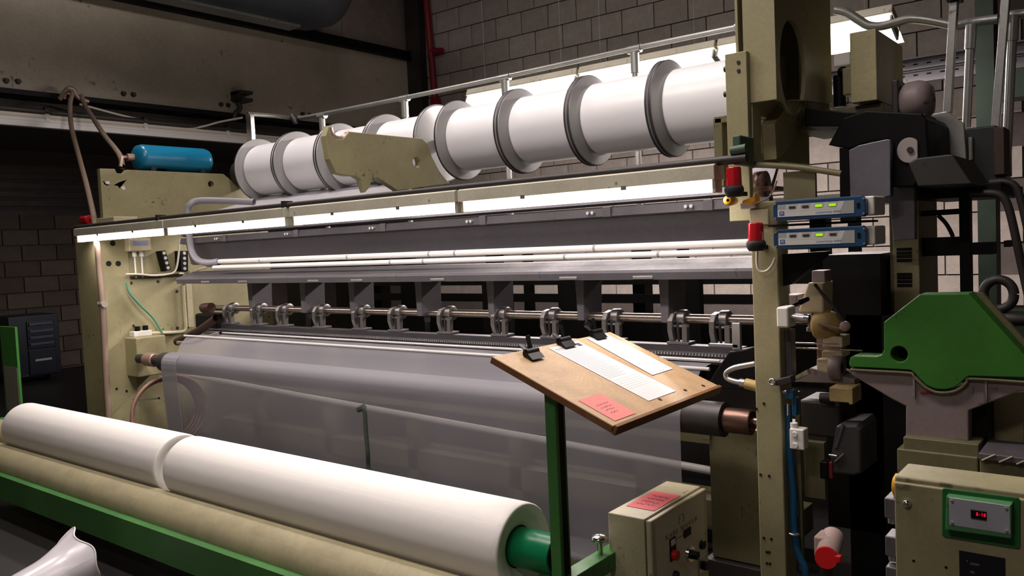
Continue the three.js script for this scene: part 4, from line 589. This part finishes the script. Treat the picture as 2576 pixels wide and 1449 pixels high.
// ---------------------------------------------------------------- reading desk on the stand
{ const S = 0.955, tl = 22 * Math.PI / 180, n = V(Math.sin(tl), Math.cos(tl), 0), B = (x, y) => { const d = V(x, y, 0); return d; };
  const Q = (q) => V(...q);
  const [A, Bq, Cq, D] = [[-1.672, -0.354, -2.003], [-1.69, -0.347, -2.725], [-1.255, -0.523, -2.68], [-1.236, -0.53, -1.99]].map(Q);
  const O = V(-1.672, 1.45 - 0.354, -2.0), ux = V(0, 0, -1), uy = V(-Math.cos(tl), Math.sin(tl), 0);            // ux along the top edge (away), uy up the slope, n outwards
  const O2 = O.clone();
  const W = 0.715, H = 0.475;
  const place = (g) => g.applyMatrix4(new THREE.Matrix4().makeBasis(ux, uy, n).setPosition(O2));                 // local x 0..W, y -H..0, z up from the face
  const t = thing('writing_desk', 'tilted wooden writing board on the green post', 'board');
  obj('panel', place(box(0, W, -H, 0, -0.02, 0, 0.002)), M.ply, t);
  obj('lower_lip', place(box(0, W, -H - 0.014, -H, -0.026, 0.004, 0.002)), M.plyEdge, t);
  obj('side_edge', place(box(-0.004, 0, -H, 0, -0.022, -0.001, 0.001)), M.plyEdge, t);
  obj('post_bracket', place(box(0.04, 0.11, -0.22, -0.14, -0.03, -0.02)), M.greenSteel, t);
  for (const [x, y] of [[0.34, -0.44], [0.52, -0.44], [0.64, -0.45]]) obj('screw', place(new THREE.CylinderGeometry(0.007, 0.007, 0.002, 14).rotateX(Math.PI / 2).translate(x, y, 0.0005)), M.darkSteel, t);
  // papers
  const paper = (pts, lift, mat, name, label, cat) => { const s = new THREE.ShapeGeometry(shape(pts)), p = s.attributes.position, a = V(pts[0][0], pts[0][1], 0), b = V(pts[1][0], pts[1][1], 0), d = V(pts[3][0], pts[3][1], 0), e1 = b.clone().sub(a), e2 = d.clone().sub(a), uv = [];
    for (let i = 0; i < p.count; i++) { const q = V(p.getX(i), p.getY(i), 0).sub(a); const det = e1.x * e2.y - e1.y * e2.x; uv.push((q.x * e2.y - q.y * e2.x) / det, (e1.x * q.y - e1.y * q.x) / det); }
    s.setAttribute('uv', new THREE.Float32BufferAttribute(uv, 2)); s.userData.keep = true; s.translate(0, 0, lift); return one(name, place(s), mat, label, cat); };
  // pts order: lower left, lower right, upper right, upper left
  const form = canvasMat(420, 800, (g, w, h) => { g.fillStyle = '#e2e2e0'; g.fillRect(0, 0, w, h); g.fillStyle = '#6a6a6a'; for (let i = 0; i < 24; i++) g.fillRect(26, 90 + i * 17, 300 - (i * 53) % 90, 2.5); g.fillStyle = '#444'; g.fillRect(330, 14, 60, 44); g.fillStyle = '#777'; g.fillRect(26, 36, 190, 8); g.fillRect(26, 60, 280, 4); for (let i = 0; i < 6; i++) g.fillRect(26, 520 + i * 24, 330, 1.5); }, { roughness: 0.8 });
  paper([[0.283, -0.43], [0.472, -0.43], [0.465, -0.018], [0.276, -0.022]], 0.0015, form, 'form_sheet', 'long white printed form held by the middle bulldog clip', 'paper');
  const rag = canvasMat(256, 420, (g, w, h) => { g.fillStyle = '#dddcda'; g.fillRect(0, 0, w, h); for (let i = 0; i < 60; i++) { g.fillStyle = `rgba(120,115,118,${0.1 + rnd() * 0.3})`; g.fillRect(rnd() * w, rnd() * h, 6 + rnd() * 30, 3 + rnd() * 6); } }, { roughness: 0.8 });
  paper([[0.502, -0.318], [0.655, -0.318], [0.672, -0.008], [0.528, -0.012]], 0.002, rag, 'note_pad', 'crumpled white note sheets held by the right bulldog clip', 'paper');
  const pink = canvasMat(300, 300, (g, w, h) => { g.fillStyle = '#ef8f88'; g.fillRect(0, 0, w, h); g.strokeStyle = '#7c3a44'; g.lineWidth = 4; for (let r = 0; r < 4; r++) { g.beginPath(); let x = 60 + r * 8; g.moveTo(x, 110 + r * 36); while (x < 232 - r * 18) { x += 6; g.lineTo(x, 110 + r * 36 + (rnd() - 0.5) * 16); } g.stroke(); } }, { roughness: 0.8 });
  paper([[0.03, -0.46], [0.152, -0.46], [0.152, -0.325], [0.03, -0.325]], 0.0015, pink, 'pink_note', 'pink handwritten note at the lower left corner of the wooden board', 'note');
  const clip = (x, y, l) => { const c = thing('bulldog_clip', l, 'clip', 'black bulldog clips on the board');
    obj('jaw', place(prismX([[-0.0, 0], [0.006, -0.01], [0.022, 0.03], [0.018, 0.034]].map(([a, b]) => [a, b]), -0.034, 0.034).applyMatrix4(new THREE.Matrix4().makeTranslation(x, y - 0.014, 0.002))), M.blackGloss, c);
    obj('spring_back', place(prismX(circ(0.014, 0.0, 0.0135, 0.011, 16), -0.032, 0.032).applyMatrix4(new THREE.Matrix4().makeTranslation(x, y + 0.012, 0.001))), M.blackGloss, c);
    for (const s of [1, -1]) obj('handle', place(ext([[-0.011, 0], [0.011, 0], [0.009, 0.03], [0.012, 0.042], [0.008, 0.05], [-0.008, 0.05], [-0.012, 0.042], [-0.009, 0.03]], 0.002, null, 0.0005).rotateX(s > 0 ? 0.95 : 0.25).translate(x, y + 0.016, s > 0 ? 0.02 : 0.006)), M.blackGloss, c); };
  clip(0.145, -0.055, 'left bulldog clip, alone on the bare wood');
  clip(0.372, -0.028, 'middle bulldog clip on the long white form');
  clip(0.594, -0.02, 'right bulldog clip on the crumpled note sheets'); }

// ---------------------------------------------------------------- operator box beside the stand
{ const t = thing('operator_box', 'cream operator box with knobs and buttons on its right-hand door', 'control box');
  const z0 = -2.36, z1 = -2.79, x0 = -1.49, x1 = -1.335, yt = 0.518, yb = 0.02;
  obj('case', box(x0, x1 - 0.014, yb, yt, z1, z0, 0.004), M.creamLight, t);
  obj('door', box(x1 - 0.011, x1 + 0.01, yb + 0.01, yt - 0.004, z1 + 0.002, z0 - 0.002, 0.006), M.creamLight, t);
  const X = x1 + 0.0105, D = z0 - z1, pt = (px, py) => 0;
  const pm = canvasMat(512, 640, (g, w, h) => { g.clearRect(0, 0, w, h); g.fillStyle = '#cfc8b0'; g.fillRect(0, 0, w, h); g.fillStyle = '#5a554a'; g.font = 'bold 50px serif'; g.textAlign = 'center'; g.fillText('KARL MAYER', 262, 196);
    g.strokeStyle = '#5a554a'; g.lineWidth = 6; g.beginPath(); for (const s of [-1, 1]) { g.moveTo(262 + s * 8, 132); g.lineTo(262 + s * 30, 132); g.lineTo(262 + s * 20, 72); g.lineTo(262 + s * 4, 72); g.moveTo(262 + s * 26, 102); g.lineTo(262 + s * 8, 102); } g.stroke();
    g.fillStyle = '#4d4940'; g.fillRect(190, 236, 150, 6); g.fillRect(150, 228, 16, 4); g.fillRect(360, 228, 16, 4); });
  pm.map.wrapS = THREE.ClampToEdgeWrapping;
  obj('name_print', quad([X, yt - 0.3, z0 - 0.03], [0, 0, -(D - 0.06)], [0, 0.29, 0]), pm, t);
  const at = (fz, dy) => [X, yt - dy, z0 - fz * D];
  const but = (fz, dy, r, d, m, name) => { const [x, y, z] = at(fz, dy); return obj(name, [rod([x, y, z], [x + d, y, z], r, r * 0.92, 20)], m, t); };
  { const [x, y, z] = at(0.34, 0.132); obj('switch_plate', box(x, x + 0.003, y - 0.05, y + 0.03, z - 0.022, z + 0.022, 0.001), M.blackGloss, t); obj('label_window', box(x + 0.003, x + 0.005, y + 0.004, y + 0.024, z - 0.014, z + 0.014, 0.001), M.whitePlastic, t); }
  but(0.34, 0.162, 0.018, 0.02, P(0xb51a18, { roughness: 0.3 }), 'red_button');
  { const [x, y, z] = at(0.6, 0.118); obj('black_window', box(x, x + 0.004, y - 0.014, y + 0.014, z - 0.026, z + 0.026, 0.001), M.blackGloss, t); }
  { const k = but(0.62, 0.198, 0.03, 0.012, M.chrome, 'rotary_dial'); const [x, y, z] = at(0.62, 0.198); obj('dial_knob', [rod([x + 0.012, y, z], [x + 0.035, y, z], 0.017, 0.015), rod([x + 0.035, y, z], [x + 0.037, y, z], 0.014)], M.blackGloss, k); }
  but(0.86, 0.198, 0.017, 0.012, M.blackGloss, 'black_button'); but(0.36, 0.238, 0.017, 0.012, M.blackGloss, 'black_button');
  { const [x, y, z] = at(0.86, 0.27); obj('selector_plate', box(x, x + 0.004, y - 0.03, y + 0.03, z - 0.03, z + 0.03, 0.002), M.alu, t); }
  but(0.86, 0.275, 0.017, 0.022, M.blackGloss, 'black_button');
  const note = canvasMat(300, 220, (g, w, h) => { g.fillStyle = '#f0777a'; g.fillRect(0, 0, w, h); g.strokeStyle = '#7a2f3c'; g.lineWidth = 5; for (let r = 0; r < 4; r++) { g.beginPath(); let x = 60 - r * 6; g.moveTo(x, 60 + r * 36); while (x < 250 - r * 8) { x += 7; g.lineTo(x, 60 + r * 36 + (rnd() - 0.5) * 20); } g.stroke(); } }, { roughness: 0.8 });
  const s = one('pink_note', quad([x0 + 0.02, yt + 0.0015, z0 - 0.09], [x1 - x0 - 0.045, 0, 0], [0, 0, -0.2]), note, 'pink handwritten note taped on top of the cream operator box', 'note'); }

// ---------------------------------------------------------------- small things on the left and in front
{ const t = thing('tool_cabinet', 'dark blue tool cabinet with open drawers by the far block wall', 'cabinet'), x = -10.9, z0 = -3.985, z1 = -4.561, yt = 0.836, yb = 0.08;
  obj('carcass', [box(x - 0.6, x - 0.02, yb, yt, z1, z0, 0.01)], M.navy, t);
  for (const py of [0.72, 0.632, 0.553, 0.474]) { const d = obj('drawer', box(x - 0.3, x, py - 0.05, py + 0.045, z1 + 0.06, z0 - 0.2, 0.006), M.navy, t); obj('drawer_handle', box(x, x + 0.02, py - 0.012, py + 0.024, z1 + 0.08, z0 - 0.22, 0.006), M.drawer, d); }
  obj('lower_door', box(x - 0.3, x, yb + 0.02, 0.41, z1 + 0.06, z0 - 0.2, 0.006), M.navy, t);
  obj('badge', box(x, x + 0.006, 0.267, 0.292, -4.444, -4.251), M.alu, t);
  for (const z of [z0 - 0.1, z1 + 0.1]) obj('castor', rod([x - 0.2, 0.04, z - 0.015], [x - 0.2, 0.04, z + 0.015], 0.04), M.rubber, t); }
{ const t = thing('green_post', 'short light green post with a worn pale patch at the left edge', 'post'), x0 = -7.298, x1 = -7.001;
  obj('shaft', box(x0, x1, 0, 0.977, -2.62, -2.6, 0.004), paint(0x4fa044), t);
  obj('worn_patch', box(x0 + 0.03, x1 - 0.01, 0.3, 0.659, -2.601, -2.597, 0.001), P(0x9a9486), t); }
{ const t = thing('plastic_wrap', 'white plastic sleeve with a torn flared rim lying at the lower left', 'plastic');
  const o = V(-3.699,0.15,-1.513), o0 = V(-3.631,0.12,-1.278), ax = o.clone().sub(o0).normalize();
  const pos = [], idx = [], NU = 48, NV = 16, turn = new THREE.Quaternion().setFromUnitVectors(V(0, 1, 0), ax), off = o.clone().addScaledVector(ax, -0.5), rim = [];
  let a0 = 0, best = -9; for (let k = 0; k < 90; k++) { const d = V(Math.cos(k * 0.0698), 0, Math.sin(k * 0.0698)).applyQuaternion(turn), s = d.y * 0.9 - d.x * 0.45; if (s > best) { best = s; a0 = k * 0.0698; } }
  for (let j = 0; j <= NV; j++) for (let i = 0; i <= NU; i++) { const a = i / NU * Math.PI * 2, v = j / NV, da = Math.atan2(Math.sin(a - a0), Math.cos(a - a0)), spike = Math.exp(-da * da / 0.06), f = Math.max(0, (v - 0.72) / 0.28), r = 0.085 + 0.004 * Math.sin(2 * a + v * 3) + 0.03 * f * f + 0.02 * f * spike, l = v * 0.55 + f * f * (0.045 * spike + 0.01 * Math.sin(5 * a)); pos.push(r * Math.cos(a), l, r * Math.sin(a)); if (j === NV) rim.push(V(r * Math.cos(a), l, r * Math.sin(a)).applyQuaternion(turn).add(off).toArray()); if (i && j) { const q = j * (NU + 1) + i; idx.push(q, q - 1, q - NU - 2, q, q - NU - 2, q - NU - 1); } }
  const g = new THREE.BufferGeometry(); g.setAttribute('position', new THREE.Float32BufferAttribute(pos, 3)); g.setAttribute('uv', new THREE.Float32BufferAttribute(pos.flatMap((_, i) => i % 3 ? [] : [0, 0]), 2)); g.setIndex(idx); g.computeVertexNormals(); g.userData.keep = true;
  g.applyQuaternion(turn).translate(...off.toArray());
  obj('sleeve', g, M.film, t); obj('rim', tube(rim, 0.004, 160, 6), M.whitePlastic, t);
  obj('tail', tube([o.clone().add(V(0.06, -0.05, 0)).toArray(), o.clone().add(V(0.16, -0.09, -0.02)).toArray(), o.clone().add(V(0.3, -0.14, -0.06)).toArray()], 0.012, 20), M.film, t); }

// ---------------------------------------------------------------- set every thing's origin at its base
scene.updateMatrixWorld(true);
for (const o of [...scene.children]) {
  if (!o.userData.label) continue;
  const b = new THREE.Box3().setFromObject(o); if (b.isEmpty()) continue;
  const c = V((b.min.x + b.max.x) / 2, b.min.y, (b.min.z + b.max.z) / 2);
  if (o.isGroup) { const d = c.clone().sub(o.position); for (const k of o.children) k.position.sub(d); o.position.copy(c); }
  else { o.geometry.translate(-c.x, -c.y, -c.z); o.position.copy(c); }
}
renderer.render(scene, camera);
